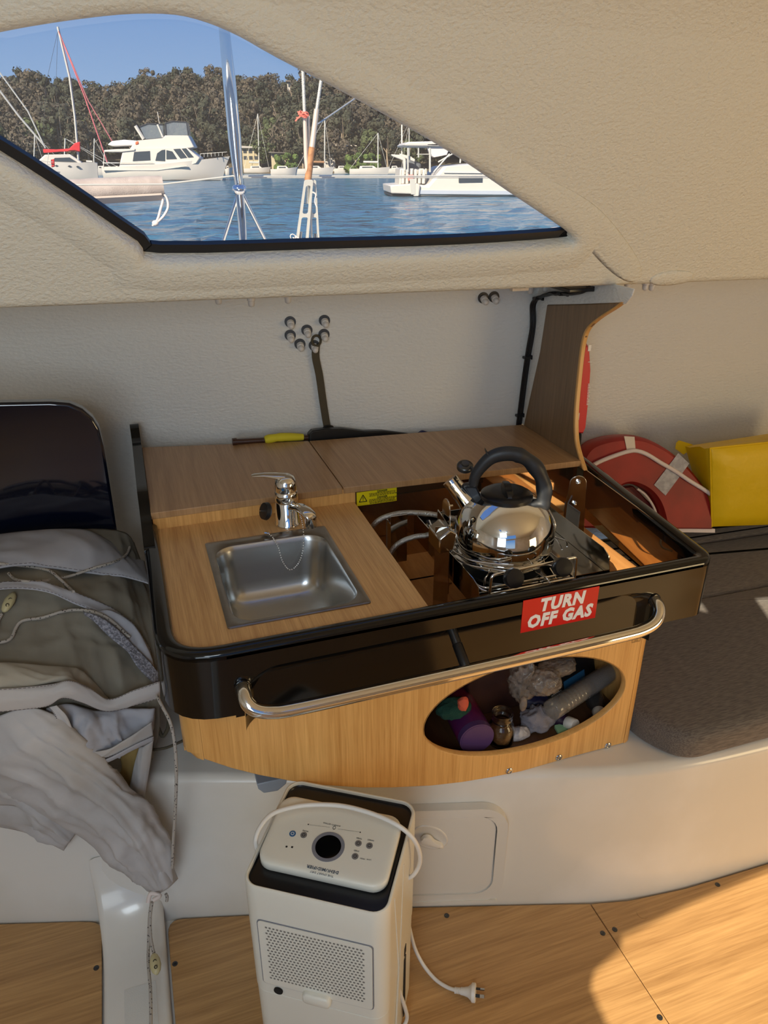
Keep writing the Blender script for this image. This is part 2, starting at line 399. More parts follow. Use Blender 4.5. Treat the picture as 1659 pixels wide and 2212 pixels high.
def ringpts(cx, cz, rx, rz, d, n=28, rot=0): return [HF(cx+rx*math.cos(t)*math.cos(rot)-rz*math.sin(t)*math.sin(rot), cz+rx*math.cos(t)*math.sin(rot)+rz*math.sin(t)*math.cos(rot), d) for t in (2*PI*k/n for k in range(n))]
b = B(); rot = R(-38)
b.loft([ringpts(ha, hc, .046, .033, .0036, rot=rot), ringpts(ha, hc, .044, .031, .0058, rot=rot), ringpts(ha, hc, .041, .028, .0052, rot=rot), ringpts(ha, hc, .036, .022, .0038, rot=rot)])
mk('latch_dish', b, M['gel'], parent=hl, smooth=60)
b = B(); lp = []
for k in range(15):
    t = k/14; lp.append((ha-.018+.048*t, hc+.012-.040*t, .0165-.010*t*t))
b.loft([[HF(x+(-.64*s_)*w_, z+(-.77*s_)*w_, d+e_) for s_, e_ in ((-1, -.006), (-.8, .003), (0, .005), (.8, .003), (1, -.006))] for (x, z, d), w_ in zip(lp, [.006, .011, .013, .0135, .0125, .011, .009, .008, .0075, .0075, .0075, .0075, .007, .006, .003])], closed=True)
mk('latch_lever', b, M['wht'], parent=hl, smooth=60)
# ---- hull wall
def wall_y(x, z):
    y = 2.085-.19*x if x < 1.1 else 1.876+.05*min(1, (x-1.1)/.15)
    return y - .10*(z-.9) + .03*max(0, .9-z)
b = B(); rings = []
for i in range(70):
    x = -2.2+5.4*i/69; rings.append([Vector((x, wall_y(x, z)+.02*math.exp(-((x-.05)/.25)**2)*0, z)) for z in [.3+1.055*k/24 for k in range(25)]])
b.loft(rings, closed=False); struct(mk('wall_hull', b, M['hullwall'], smooth=180, solid=-.03))
# ---- side deck (outside) with its underside over the galley
b = B(); rings = []
for i in range(30):
    x = -2.2+5.4*i/29
    rings.append([Vector((x, 1.525, 1.376)), Vector((x, 1.60, 1.373)), Vector((x, wall_y(x, 1.38)+.01, 1.352)), Vector((x, wall_y(x, 1.38)+.12, 1.335)), Vector((x, wall_y(x, 1.4)+.13, 1.36)), Vector((x, 1.56, 1.388))])
b.loft(rings); struct(mk('side_deck', b, M['gel'], smooth=30))
# ---- cabin side liner with the window opening, one inward-leaning plane that curls into the roof
LK = .45; LX = Vector((1, 0, -.0145)).normalized(); LN = Vector((0, 1, LK)).normalized(); LN = (LN-LX*LN.dot(LX)).normalized(); LU = LX.cross(LN).normalized(); LP = Vector((0, 1.5, 1.367))
def LF(x, s, d): return LP + LX*x + LU*s + LN*d          # d > 0 is outboard
def linv(px, py): q = onpl(px, py, LP, LN)-LP; return q.dot(LX), q.dot(LU)
wpx = [(350, 566), (700, 556), (1000, 545), (1215, 530), (1238, 521), (1222, 500), (1100, 418), (1000, 350), (900, 290), (750, 208), (600, 130), (520, 85), (450, 55), (380, 38), (290, 36), (200, 44), (100, 58), (0, 76), (-150, 110), (-260, 170), (-200, 232), (0, 345), (150, 440), (300, 540)]
wo = [linv(*q) for q in wpx]
wo = [(p.x, p.y) for p in catmull([Vector((a, c, 0)) for a, c in wo], 3, True)]
S1 = .50
o1 = offset(wo, .020); o2 = offset(wo, .046); o3 = offset(wo, .060)
b = B()
b.loft([[LF(x, s, .045) for x, s in offset(wo, -.001)], [LF(x, s, .012) for x, s in wo], [LF(x, s, .002) for x, s in offset(wo, .004)], [LF(x, s, -.004) for x, s in offset(wo, .012)], [LF(x, s, -.005) for x, s in o1], [LF(x, s, -.0045) for x, s in o2], [LF(x, s, 0) for x, s in o3]], cap=False)
x0, x1 = -2.2, 3.2
outer = [(x0, .012), (.2, .012), (1.0, .012), (x1, .012), (x1, S1), (x0, S1)]
o3c = [(x, min(max(s, .016), S1-.004)) for x, s in o3]
tri = tessellate_polygon([[Vector((a, c, 0)) for a, c in outer], [Vector((a, c, 0)) for a, c in o3c]])
fl_ = outer+o3c; b.add([LF(x, s, 0) for x, s in fl_], [tuple(t) for t in tri])
# lip at the bottom and curl into the roof above
lipp = [(.012, 0), (.004, .0005), (-.003, .005), (-.006, .014), (-.004, .03)]
b.loft([[LF(x0+(x1-x0)*i/20, s, d) for i in range(21)] for s, d in lipp], closed=False)
top = LF(0, S1, 0); cur = []
ang = math.atan2(1, -LK)
y, z = top.y, top.z; cur.append((y, z))
for k in range(10):
    a = ang+(PI-ang)*(k+1)/10; y += .03*math.cos(a); z += .03*math.sin(a); cur.append((y, z))
b.loft([[Vector((x0+(x1-x0)*i/20, yy, zz-.0145*(x0+(x1-x0)*i/20)*(1-k/(len(cur)-1)))) for i in range(21)] for k, (yy, zz) in enumerate(cur)], closed=False)
lin = struct(mk('wall_window_side', b, M['liner'], smooth=75))
CZ = cur[-1][1]; CYE = cur[-1][0]
# soft moulded ridges of the lining to the right of the window
def ridge(pix, r, h, name='moulded_ridge'):
    pts = catmull([LF(*linv(*q), .0) for q in pix], 8)
    bb = B(); bb.tube(pts, [r*math.sin(PI*min(1, max(.02, i/(len(pts)-1))))**.5 for i in range(len(pts))], 10, flat=1)
    for q in range(len(bb.v)):
        d = (bb.v[q]-LP).dot(LN); bb.v[q] = bb.v[q] - LN*(d - d*h)
    return mk(name, bb, M['liner'], parent=lin, smooth=180)
ridge([(1150, 390), (1260, 470), (1340, 560), (1380, 604)], .035, .10)
ridge([(1405, 604), (1450, 600), (1500, 598)], .02, .3)
# ---- window pane and black gasket
win = bpy.data.objects.new('window_1', None); sc.collection.objects.link(win); win['kind'] = 'structure'
b = B(); b.prism([(-.6, .02), (1.3, .02), (1.3, S1), (-.6, S1)], LF, .046, .052); mk('window_pane', b, M['glass'], parent=win, smooth=0)
gi = offset(wo, -.017); go = offset(wo, .012); nwo = len(wo)
seq = list(range(57, nwo))+list(range(0, 15))      # only the lower edges carry the visible black seal
b = B(); b.loft([[LF(*go[i], .030), LF(*gi[i], .030), LF(*gi[i], .044), LF(*go[i], .044)] for i in seq])
mk('gasket', b, M['rubber'], parent=win, bevel=.002)
# ---- roof, with unseen openings cut to shape the sun patches below
def trace_up(p, z): t = (z-p.z)/SUN.z; return (p.x+SUN.x*t, p.y+SUN.y*t)
fpatch = [Vector((.725, .72, 0)), Vector((.735, .80, 0)), Vector((.775, .838, 0)), Vector((.86, .862, 0)), Vector((.865, .885, 0)), Vector((1.09, .905, 0)), Vector((1.33, .918, 0)), Vector((2.7, .93, 0)), Vector((2.7, -.25, 0)), Vector((.95, -.25, 0)), Vector((.78, .45, 0))]
hole1 = [trace_up(p, CZ) for p in fpatch]
c1_ = [onz(*q, .462) for q in ((1480, 1303), (1515, 1303), (1535, 1332), (1500, 1322), (1470, 1316))]
c2_ = [onz(*q, .462) for q in ((1628, 1294), (1700, 1288), (1740, 1400), (1700, 1400))]
holes = [hole1] + [[trace_up(p, CZ) for p in c] for c in (c1_, c2_, [Vector((.94, 1.19, .742)), Vector((1.06, 1.22, .742)), Vector((1.06, 1.50, .742)), Vector((.95, 1.46, .742))])]
xs = min(q[0] for h in holes for q in h)-.4
b = B(); b.prism([(min(xs, -2.2), -2.6), (3.2, -2.6), (3.2, CYE), (min(xs, -2.2), CYE)], XY, CZ, CZ+.012, holes=holes)
struct(mk('ceiling', b, M['liner'], smooth=0))
XL = min(xs, -2.2)
# ---- cabin ends: aft bulkhead with an open companionway, side ends
b = B(); b.prism([(XL, -.05), (3.2, -.05), (3.2, CZ), (XL, CZ)], XZ, -2.62, -2.58, holes=[[(-.9, .55), (.5, .55), (.5, 1.8), (-.9, 1.8)]])
struct(mk('wall_aft', b, M['gel'], smooth=0))
b = B(); b.box(3.18, 3.22, -2.6, 2.0, -.05, CZ); struct(mk('wall_right', b, M['gel'], smooth=0))
b = B(); b.box(XL-.02, XL+.02, -2.6, 2.4, -.05, CZ); struct(mk('wall_left', b, M['gel'], smooth=0))
# ---- partition between galley and berth (oak, swept front edge) with its painted fillet
bx0, bx1 = 1.074, 1.085
bp = [(1.53, .88), (1.56, .912), (1.585, .95), (1.60, 1.02), (1.604, 1.12), (1.603, 1.19), (1.59, 1.232), (1.55, 1.265), (1.49, 1.300), (1.462, 1.318), (1.62, 1.290), (1.787, 1.262), (1.802, 1.132), (1.857, .899), (1.86, .88)]
b = B(); b.prism(bp, YZ, bx0, bx1); pt = mk('wall_partition', b, M['bulkw'], bevel=.003); struct(pt)
ed = catmull([Vector((bx0+.0055, y, z)) for y, z in bp[:10]], 4)
b = B(); b.loft([[p+Vector((dx, dy, 0)) for dx, dy in ((-.0062, -.003), (.0062, -.003), (.0062, .006), (-.0062, .006))] for p in ed]); mk('edge_trim', b, M['panelh'], parent=pt, bevel=.002)
b = B(); b.prism([(1.43, 1.352), (1.435, 1.335), (1.455, 1.315), (1.62, 1.288), (1.785, 1.260), (1.80, 1.13), (1.855, .90), (1.99, .90), (1.99, 1.352)], YZ, bx0+.003, bx1-.003)
mk('painted_fillet', b, M['hullwall'], parent=pt, bevel=.002)

# ================================================================== GALLEY UNIT
G = thing('galley_unit', 'oak galley unit with black moulded surround, chrome grab rail and oval stowage hole', 'kitchen unit', (.5, 1.1, .39))
WZ = .86
# worktop with sink cut-out
b = B(); b.prism([(-.004, 1.575), (-.004, 1.14), (.012, 1.085), (.06, 1.066), (.4565, 1.066), (.463, 1.575)], XY, WZ-.018, WZ, holes=[rrect(.104, .350, 1.133, 1.441, .03)])
mk('worktop', b, M['work'], parent=G)
b = B(); b.prism([(.449, 1.07), (.4565, 1.07), (.463, 1.575), (.4555, 1.575)], XY, .69, WZ-.018); mk('worktop_edge', b, M['panelh'], parent=G)
# raised shelf behind: riser, two lids with a seam
b = B(); b.box(-.006, .466, 1.576, 1.586, WZ-.01, .896); mk('riser', b, M['panelw'], parent=G)
b = B(); b.prism([(-.008, 1.574), (.434, 1.574), (.436, 1.925), (.002, 2.02), (-.008, 2.02)], XY, .886, .902); mk('shelf_lid', b, M['shelfw'], parent=G, bevel=.0012)
b = B(); b.prism([(.4365, 1.574), (1.074, 1.545), (1.074, 1.86), (.4385, 1.925)], XY, .886, .902); mk('shelf_lid', b, M['shelfw'], parent=G, bevel=.0012)
# hob well: oak floor, smoked mirror lining at the back and the right
b = B(); b.box(.457, .966, 1.091, 1.60, .678, .690); b.box(.966, 1.06, 1.07, 1.60, .738, .742); b.box(.457, .966, 1.068, 1.0915, .738, .742); mk('well_floor', b, M['wellw'], parent=G)
b = B(); b.prism([(.466, .69), (1.085, .69), (1.085, .8855), (.466, .8855)], XZ, 1.575, 1.580); mk('back_lining', b, M['smoke'], parent=G, smooth=0)
b = B(); b.prism([(1.061, 1.12), (1.0945, 1.56), (1.0975, 1.56), (1.064, 1.12)], XY, .742, .872); mk('side_lining', b, M['smoke'], parent=G, smooth=0)
b = B(); b.box(.457, 1.05, 1.0668, 1.069, .742, .868); mk('front_lining', b, M['wellw'], parent=G, smooth=0)
# black surround: swept fiddle rail + fascia
outer = roundpoly([(-.030, 2.05), (-.030, 1.035), (1.055, 1.035), (1.078, 1.06), (1.142, 1.60), (1.15, 1.70)], [0, .11, 0.10, .05, 0, 0], 8)
def lateral(path):
    out = []
    for i in range(len(path)):
        a = Vector(path[max(i-1, 0)]); c = Vector(path[min(i+1, len(path)-1)]); t = (c-a).normalized(); out.append(Vector((-t.y, t.x)))
    return out
ln = lateral(outer)
RZ = .875
def rimtop(x, y): return RZ + (.0 if x > .5 else .0)
rprof = [(.000, -.014), (.000, -.006), (.003, -.001), (.010, .0015), (.020, .001), (.027, -.0015), (.0315, -.006), (.0325, -.014), (.032, -.03)]
b = B(); b.loft([[Vector((p[0]+n.x*o_, p[1]+n.y*o_, RZ+h)) for o_, h in rprof] for p, n in zip(outer, ln)], closed=False)
mk('fiddle_rail', b, M['black'], parent=G, smooth=60)
# fascia plate following the same plan, corners and returns
path = outer; idx = [i for i, p in enumerate(path)]
FB = .735
def fasc_rings(pts, nn, zt, zb):
    return [[Vector((p[0]+n.x*.000, p[1]+n.y*.000, zt)), Vector((p[0], p[1], zt-.02)), Vector((p[0], p[1], zb+.008)), Vector((p[0]+n.x*.010, p[1]+n.y*.010, zb)), Vector((p[0]+n.x*.03, p[1]+n.y*.03, zb+.001))] for p, n in zip(pts, nn)]
cut0 = max(i for i, p in enumerate(path) if p[0] < .09 and p[1] < 1.3); cut1 = min(i for i, p in enumerate(path) if p[0] > .95)
L_ = path[:cut0+1]+[(.085, 1.035)]; Ln = ln[:cut0+1]+[Vector((0, 1))]
Rr = [(.95, 1.035)]+path[cut1:]; Rn = [Vector((0, 1))]+ln[cut1:]
b = B(); b.loft(fasc_rings(L_, Ln, RZ-.008, FB), closed=False); b.loft(fasc_rings(Rr, Rn, RZ-.008, FB), closed=False)
# middle of the fascia with the long hand pocket
pk = [(.100, FB-.03), (.103, .79), (.118, .812), (.150, .830), (.40, .832), (.70, .834), (.88, .832), (.918, .822), (.934, .800), (.936, FB-.03)]
pkr = roundpoly(pk, [0, .02, .02, .03, 0, 0, .03, .02, .02, 0], 4)
outl = [(.085, FB+.003)]+[(.100, FB+.003)]+pkr[1:-1]+[(.936, FB+.003), (.95, FB+.003), (.95, RZ-.008), (.085, RZ-.008)]
b.prism(outl, XZ, 1.035, 1.040)
pin = [q for q in pkr]
def shr(q, k): return (.518+(q[0]-.518)*(1-.045*k), q[1]-.018*k if q[1] > .74 else q[1])
b.loft([[Vector((q[0], y_, q[1])) for q in [shr(z, k) for z in pin]] for k, y_ in ((0, 1.0352), (.15, 1.042), (.5, 1.052), (1, 1.062))], closed=False)
inner = [shr(z, 1) for z in pin]
b.prism(inner, XZ, 1.062, 1.066)
mk('fascia', b, M['black'], parent=G, smooth=50)
# tall end cheek at the left and its turned-up fin
finp = [(1.50, .86), (1.58, .872), (1.60, .905), (1.62, .93), (1.84, .945), (2.03, .985), (2.065, 1.0), (2.078, 1.0), (2.09, .985), (2.09, .86)]
ft = ony(287, 918, 2.05)
b = B(); b.prism(roundpoly([(1.45, .85), (1.45, .878), (1.60, .90), (1.66, .925), (2.0, ft.z-.03), (2.03, ft.z+.002), (2.055, ft.z+.004), (2.075, ft.z-.02), (2.08, .85)], [0, .05, .05, .1, .03, .02, .02, .02, 0], 5), YZ, -.031, -.008)
mk('end_cheek', b, M['black'], parent=G, bevel=.005, bseg=3)
# front panel, bottom sweeps up to the left, oval stowage hole
ovp = [(917, 1575), (935, 1535), (985, 1490), (1060, 1455), (1140, 1430), (1220, 1418), (1290, 1420), (1335, 1440), (1350, 1475), (1340, 1515), (1300, 1560), (1240, 1590), (1160, 1612), (1080, 1624), (1010, 1622), (950, 1608), (922, 1592)]
oc = Vector((.6935, .5635)); 
oval = [(oc.x+.2405*math.cos(t)-.003*math.sin(t), oc.y+.1195*math.sin(t)-.006*math.cos(t)) for t in (2*PI*k/56 for k in range(56))]
botp = [(388, 1590), (440, 1640), (500, 1658), (560, 1673), (630, 1686), (700, 1695), (780, 1700), (850, 1700), (930, 1696), (1000, 1688), (1060, 1678), (1125, 1665), (1240, 1636), (1345, 1607)]
bot = [(lambda p: (p.x, p.z))(ony(*q, 1.08)) for q in botp[1:]]
bot[0] = (.0235, .625); bot[-1] = (.956, .387); bot[-2] = (.83, .387)
b = B(); b.prism(bot+[(.957, .74), (.0235, .74)], XZ, 1.078, 1.090, holes=[oval])
pn = mk('front_panel', b, M['panelw'], parent=G, bevel=.0012)
b = B()                                                             # rounded oak corners either side
b.loft([[Vector((x, y, z)) for x, y in ((.0235, 1.078), (.008, 1.081), (-.003, 1.09), (-.008, 1.108), (-.008, 1.14), (.0, 1.14), (.0235, 1.09))] for z in (.668, .74)])
b.loft([[Vector((x, y, z)) for x, y in ((.0235, 1.078), (.008, 1.081), (-.003, 1.09), (-.008, 1.108), (.0, 1.12), (.0235, 1.09))] for z in (.640, .668)])
b.loft([[Vector((.0235, 1.078, .622)), Vector((.012, 1.081, .628)), Vector((.004, 1.09, .634)), Vector((.0235, 1.09, .622))], [Vector((.0235, 1.078, .640)), Vector((.008, 1.081, .640)), Vector((.0, 1.09, .640)), Vector((.0235, 1.09, .640))]])
mk('left_corner', b, M['panelh'], parent=G, smooth=60)
b = B(); cpt = [(.957, 1.078), (.964, 1.079), (.972, 1.083), (.978, 1.090), (.981, 1.10), (.983, 1.14), (.974, 1.14), (.957, 1.09)]
b.loft([[Vector((x, y, .386)) for x, y in cpt], [Vector((x, y, .74)) for x, y in cpt]]); mk('right_corner', b, M['panelh'], parent=G, smooth=60)
b = B(); b.box(.974, .983, 1.14, 1.52, .386, .74); mk('side_panel', b, M['panelw'], parent=G)
b = B(); b.box(-.008, .001, 1.14, 1.75, .60, .84); mk('side_panel', b, M['panelw'], parent=G)
M['shadew'] = wood('oak_darkened_for_shade', col(66, 44, 26), col(96, 66, 40), (90, 8, 90))  # oak colour darkened to paint the shade inside the stowage
b = B(); b.box(.40, .974, 1.095, 1.45, .425, .435); mk('stowage_floor', b, M['shadew'], parent=G)
b = B(); b.box(.40, .974, 1.45, 1.456, .425, .69); b.box(.40, .406, 1.095, 1.45, .435, .69); mk('stowage_back', b, M['shadew'], parent=G)
b = B(); b.box(.05, .40, 1.095, 1.30, .600, .606); mk('under_sink_floor', b, M['wellw'], parent=G)
b = B(); t_ = [(x, z) for x, z in oval]                               # lipping of the hole
b.loft([[Vector((x, y, z)) for x, z in offset(t_, k)] for y, k in ((1.0775, .0002), (1.0772, .0), (1.078, -.0012), (1.092, -.0012), (1.0925, .004))], cap=False); mk('hole_lipping', b, M['panelh'], parent=G, smooth=60)
for q in ((1100, 1665), (1207, 1636), (1313, 1610)):
    p = ony(*q, 1.078); b = B(); b.lathe([(.0085, 0), (.0085, .0012), (.0065, .003), (.0045, .0034), (.0042, .0022), (.0016, .0022), (.0016, .0008)], p, (0, -1, 0), 18)
    mk('cup_screw', b, M['steel'], parent=G)
p = ony(1375, 1378, 1.077); b = B(); S_ = .0105
for (u0, v0, u1, v1) in ((-S_, S_, S_, S_*.95), (-S_, -S_*.95, S_, -S_), (-S_, -S_, -S_*.95, S_), (S_*.95, -S_, S_, S_), (-.004, -.006, .004, -.0055), (-.006, -.008, .006, -.0075), (-.0035, -.003, .0035, -.0025)):
    b.box(p.x+min(u0, u1), p.x+max(u0, u1), p.y-.0003, p.y, p.z+min(v0, v1), p.z+max(v0, v1))
b.loft([[p+Vector((r_*math.cos(t), -.0002, .004+r_*math.sin(t))) for t in (2*PI*k/16 for k in range(16))] for r_ in (.0032, .0026)], cap=False)
mk('stamped_mark', b, M['ink'], parent=G, smooth=0)
# chrome grab rail
rp_ = [(.101, 1.036, .800), (.101, 1.022, .796), (.103, 1.008, .787), (.115, .999, .776), (.14, .995, .768), (.19, .994, .764), (.40, .994, .764), (.62, .994, .765), (.83, .994, .767), (.882, .995, .770), (.910, .999, .778), (.924, 1.007, .790), (.930, 1.020, .800), (.931, 1.036, .805)]
b = B(); b.tube(catmull(rp_, 5), .0128, 20); mk('grab_rail', b, M['chrome'], parent=G, smooth=60)
for q in (rp_[0], rp_[-1]): b = B(); b.lathe([(.0145, 0), (.0145, .002), (.013, .003)], (q[0], 1.035, q[2]), (0, -1, 0), 18); mk('rail_flange', b, M['black'], parent=G)
b = B(); s0 = Vector((.492, 1.058, .826)); s1_ = Vector((.500, 1.0, .770)); b.tube([s0, s0.lerp(s1_, .45)], .0088, 16); b.tube([s0.lerp(s1_, .45), s0.lerp(s1_, .47), s1_], [.0088, .0098, .0098], 16); mk('rail_stanchion', b, M['plastic'], parent=G, smooth=60)
# stickers
st = B(); yS = 1.0338
st.prism([(.629, .7925), (.794, .7925), (.794, .8645), (.629, .8645)], XZ, yS, yS+.0012)
sk = mk('gas_warning_sticker', st, M['redp'], parent=G, smooth=0); sk['label'] = 'red sticker with white capitals reading TURN OFF GAS'
text('TURN', .037, (.7135, yS-.0004, .8455), (1, 0, 0), (0, 0, 1), sk, M['whitep'], bold=.0019, shear=.16, fit=.098)
text('OFF GAS', .037, (.7115, yS-.0004, .8125), (1, 0, 0), (0, 0, 1), sk, M['whitep'], bold=.0019, shear=.16, fit=.143)
yb = 1.5748; b = B(); b.prism([(.469, .848), (.572, .848), (.572, .884), (.469, .884)], XZ, yb-.0006, yb)
yl = mk('danger_sticker', b, M['yelp'], parent=G, smooth=0); yl['label'] = 'small yellow danger sticker with a black warning triangle'
b = B(); tri_ = roundpoly([(.4735, .857), (.4965, .857), (.485, .878)], .003, 4); tin = [(.485+(x-.485)*.72, .8642+(z-.8642)*.72) for x, z in tri_]
b.prism(tri_, XZ, yb-.0009, yb-.0006, holes=[tin]); b.box(.4842, .4858, yb-.0009, yb-.0006, .8635, .8715); b.box(.4842, .4858, yb-.0009, yb-.0006, .8603, .862)
mk('warning_triangle', b, M['ink'], parent=yl, smooth=0)
text('DANGER', .0062, (.5345, yb-.0010, .8805), (1, 0, 0), (0, 0, 1), yl, M['ink'], bold=.0002)
text('DANGER', .0062, (.5345, yb-.0010, .8645), (1, 0, 0), (0, 0, 1), yl, M['ink'], bold=.0002)
rnd = random.Random(4); b = B()
for z in (.8765, .8732, .8699, .8605, .8572, .8539, .8508):
    x = .500+rnd.random()*.002
    while x < .567:
        w_ = .002+rnd.random()*.005; b.box(x, x+w_, yb-.0009, yb-.0006, z-.0008, z+.0008); x += w_+.0011
mk('small_print', b, M['ink'], parent=yl, smooth=0)

# ---- sink
S = thing('sink', 'small square stainless steel sink set into the oak worktop', 'sink', (.226, 1.30, WZ))
def rr3(x0, x1, y0, y1, r, z): return [Vector((a, c, z)) for a, c in rrect(x0, x1, y0, y1, r, 8)]
X0, X1, Y0, Y1 = .094, .360, 1.123, 1.468
b = B(); b.loft([rr3(X0, X1, Y0, Y1, .006, WZ), rr3(X0, X1, Y0, Y1, .006, WZ+.0025), rr3(X0+.003, X1-.003, Y0+.003, Y1-.003, .006, WZ+.0035), rr3(X0+.012, X1-.012, Y0+.012, Y1-.030, .040, WZ+.0028), rr3(X0+.0135, X1-.0135, Y0+.0135, Y1-.0315, .042, WZ+.0015)], cap=False)
mk('sink_rim', b, M['rimsteel'], parent=S, smooth=40)
xi0, xi1, yi0, yi1 = X0+.0135, X1-.0135, Y0+.0135, Y1-.0315
rg = []
for k, (ins, dz, r) in enumerate([(0, .0015, .042), (.002, -.002, .043), (.004, -.01, .044), (.009, -.05, .044), (.013, -.085, .043), (.018, -.105, .04), (.028, -.120, .034), (.045, -.127, .025), (.07, -.129, .015), (.10, -.130, .006)]):
    rg.append(rr3(xi0+ins, xi1-ins, yi0+ins, yi1-ins, r, WZ+dz))
b = B(); n_ = len(rg[0]); b.v = [q for r_ in rg for q in r_]
for i in range(len(rg)-1):
    for j in range(n_): b.f.append((i*n_+j, i*n_+(j+1) % n_, (i+1)*n_+(j+1) % n_, (i+1)*n_+j))
b.f.append(tuple((len(rg)-1)*n_+j for j in range(n_)))
mk('bowl', b, M['brushed'], parent=S, smooth=180)

# ---- tap
fb = Vector((.285, 1.510, WZ)); T = thing('mixer_tap', 'chrome single-lever mixer tap behind the sink', 'tap', fb)
b = B(); b.lathe([(.030, 0), (.030, .005), (.027, .008), (.0255, .055), (.0245, .057), (.0265, .060), (.0265, .080), (.0245, .083)], fb, seg=32); mk('tap_body', b, M['chrome'], parent=T, smooth=50)
b = B(); hd = fb+Vector((0, 0, .083)); cl = Vector((-.95, .31, 0)).normalized(); cp = Vector((-cl.y, cl.x, 0))
b.lathe([(.0245, 0), (.0255, .010), (.0245, .022), (.019, .033), (.009, .038)], hd, seg=28)
def slab(c, w_, h_): return [c+cp*(w_*a)+Vector((0, 0, h_*e)) for a, e in ((-1, -.3), (-.8, .5), (0, 1), (.8, .5), (1, -.3), (.7, -1), (0, -1.1), (-.7, -1))]
b.loft([slab(hd-cl*.018+Vector((0, 0, .024)), .012, .008), slab(hd+Vector((0, 0, .032)), .018, .009), slab(hd+cl*.02+Vector((0, 0, .036)), .015, .006), slab(hd+cl*.045+Vector((0, 0, .038)), .011, .004), slab(hd+cl*.068+Vector((0, 0, .037)), .009, .0028), slab(hd+cl*.074+Vector((0, 0, .036)), .006, .002)])
mk('lever', b, M['chrome'], parent=T, smooth=60)
b = B(); b.lathe([(.0035, 0), (.0035, .001)], hd+Vector((-.011, -.0228, .012)), (-.45, -.9, 0), 12); mk('temperature_dot', b, M['btnb'], parent=T)
se = ony(672, 1142, 1.425); sd = (Vector((se.x, se.y, 0))-Vector((fb.x, fb.y, 0))).normalized(); sq = Vector((-sd.y, sd.x, 0))
def spr(c, w_, h_): return [c+sq*(w_*math.cos(t))+Vector((0, 0, h_*math.sin(t))) for t in (2*PI*k/16 for k in range(16))]
z0 = fb+Vector((0, 0, .040)); ez = Vector((se.x, se.y, WZ+.052)); D_ = (ez-z0)
b = B(); b.loft([spr(z0, .014, .011), spr(z0+D_*.3+Vector((0, 0, .008)), .0125, .0095), spr(z0+D_*.6+Vector((0, 0, .012)), .0135, .009), spr(z0+D_*.85+Vector((0, 0, .008)), .0145, .008), spr(z0+D_*1.0+Vector((0, 0, .001)), .0145, .008), spr(z0+D_*1.08+Vector((0, 0, -.006)), .011, .005)])
mk('spout', b, M['chrome'], parent=T, smooth=60)
b = B(); b.lathe([(.0115, .006), (.0125, 0), (.0125, -.016), (.0115, -.018), (.009, -.018), (.009, -.012)], ez+Vector((0, 0, -.008)), seg=20); mk('aerator', b, M['steel'], parent=T)
# plug and ball chain
pg = ony(590, 1103, 1.505)
b = B(); b.lathe([(.0185, 0), (.0205, .003), (.0185, .0115), (.012, .012)], pg+Vector((-.012, 0, 0)), (-.93, -.25, .35), 24); PL = thing('sink_plug', 'black rubber sink plug leaning against the tap', 'plug', (pg.x, pg.y, WZ)); mk('plug_disc', b, M['rubber'], parent=PL)
b = B(); b.tube([pg+Vector((-.024, -.003, .004)), pg+Vector((-.030, -.005, .006))], .0015, 8); mk('plug_pin', b, M['chrome'], parent=PL)
cp_ = [ony(575, 1150, 1.45), ony(588, 1160, 1.435), ony(601, 1182, 1.415), ony(610, 1212, 1.41), ony(626, 1231, 1.41), ony(644, 1218, 1.412), ony(654, 1190, 1.42), ony(656, 1155, 1.435), ony(652, 1125, 1.46), ony(648, 1112, 1.475)]
cc = catmull(cp_, 12); b = B(); acc = 0; last = cc[0]
for q in cc:
    if (q-last).length >= .0042 or q is cc[0]: b.ball(q, .00175, 7, 5); last = q
tag(mk('ball_chain', b, M['chrome'], origin=cp_[0], smooth=180), 'fine ball chain looping down into the sink', 'chain')
b = B(); q = ony(575, 1150, 1.45); b.tube([q+Vector((-.004, 0, 0)), q+Vector((.006, -.002, -.002))], .0022, 8); mk('chain_end', b, M['chrome'], parent=PL)

# ---- gas stove on gimbals
V = thing('gas_stove', 'two-knob stainless gas stove slung in the galley well under the kettle', 'stove', (.72, 1.28, .69))
ty0, ty1, tx0, tx1 = 1.105, 1.455, .574, .868
b = B(); b.box(tx0, tx1, ty0, ty1, .808, .811)
b.prism([(ty0, .808), (ty1, .808), (ty1, .868), (ty0+.03, .868), (ty0+.006, .862), (ty0, .845)], YZ, tx0-.0015, tx0)
b.prism([(ty0, .808), (ty1, .808), (ty1, .885), (ty0+.03, .885), (ty0+.010, .876), (ty0, .845)], YZ, tx1, tx1+.0015)
b.box(tx0, tx1, ty1-.0015, ty1, .808, .86)
mk('tray', b, M['steel'], parent=V, smooth=0)
b = B(); b.box(.795, tx1-.001, ty0+.02, ty1-.02, .835, .8365); b.box(.795, .7965, ty0+.02, ty1-.02, .811, .835); mk('side_shelf', b, M['steel'], parent=V, smooth=0)
b = B(); b.box(tx0+.002, .794, 1.13, 1.134, .811, .834); b.box(tx0+.002, .794, 1.10, 1.103, .811, .833); mk('front_strip', b, M['steel'], parent=V, smooth=0)
kc = Vector((.700, 1.255, 0))
b = B(); b.lathe([(.085, .811), (.085, .814), (.05, .817), (.032, .818), (.032, .828), (.026, .831), (0.004, .832)], kc, seg=32); mk('burner', b, M['bolt'], parent=V)
b = B(); wr = .0021
for a in range(4):
    t = PI/4+a*PI/2; d_ = Vector((math.cos(t), math.sin(t), 0)); b.tube([kc+d_*.02+Vector((0, 0, .836)), kc+d_*.112+Vector((0, 0, .836)), kc+d_*.116+Vector((0, 0, .812))], wr, 8)
sq_ = [kc+Vector((x, y, .836)) for x, y in rrect(-.105, .105, -.115, .12, .02, 4)]; b.tube(sq_, wr, 8, closed=True)
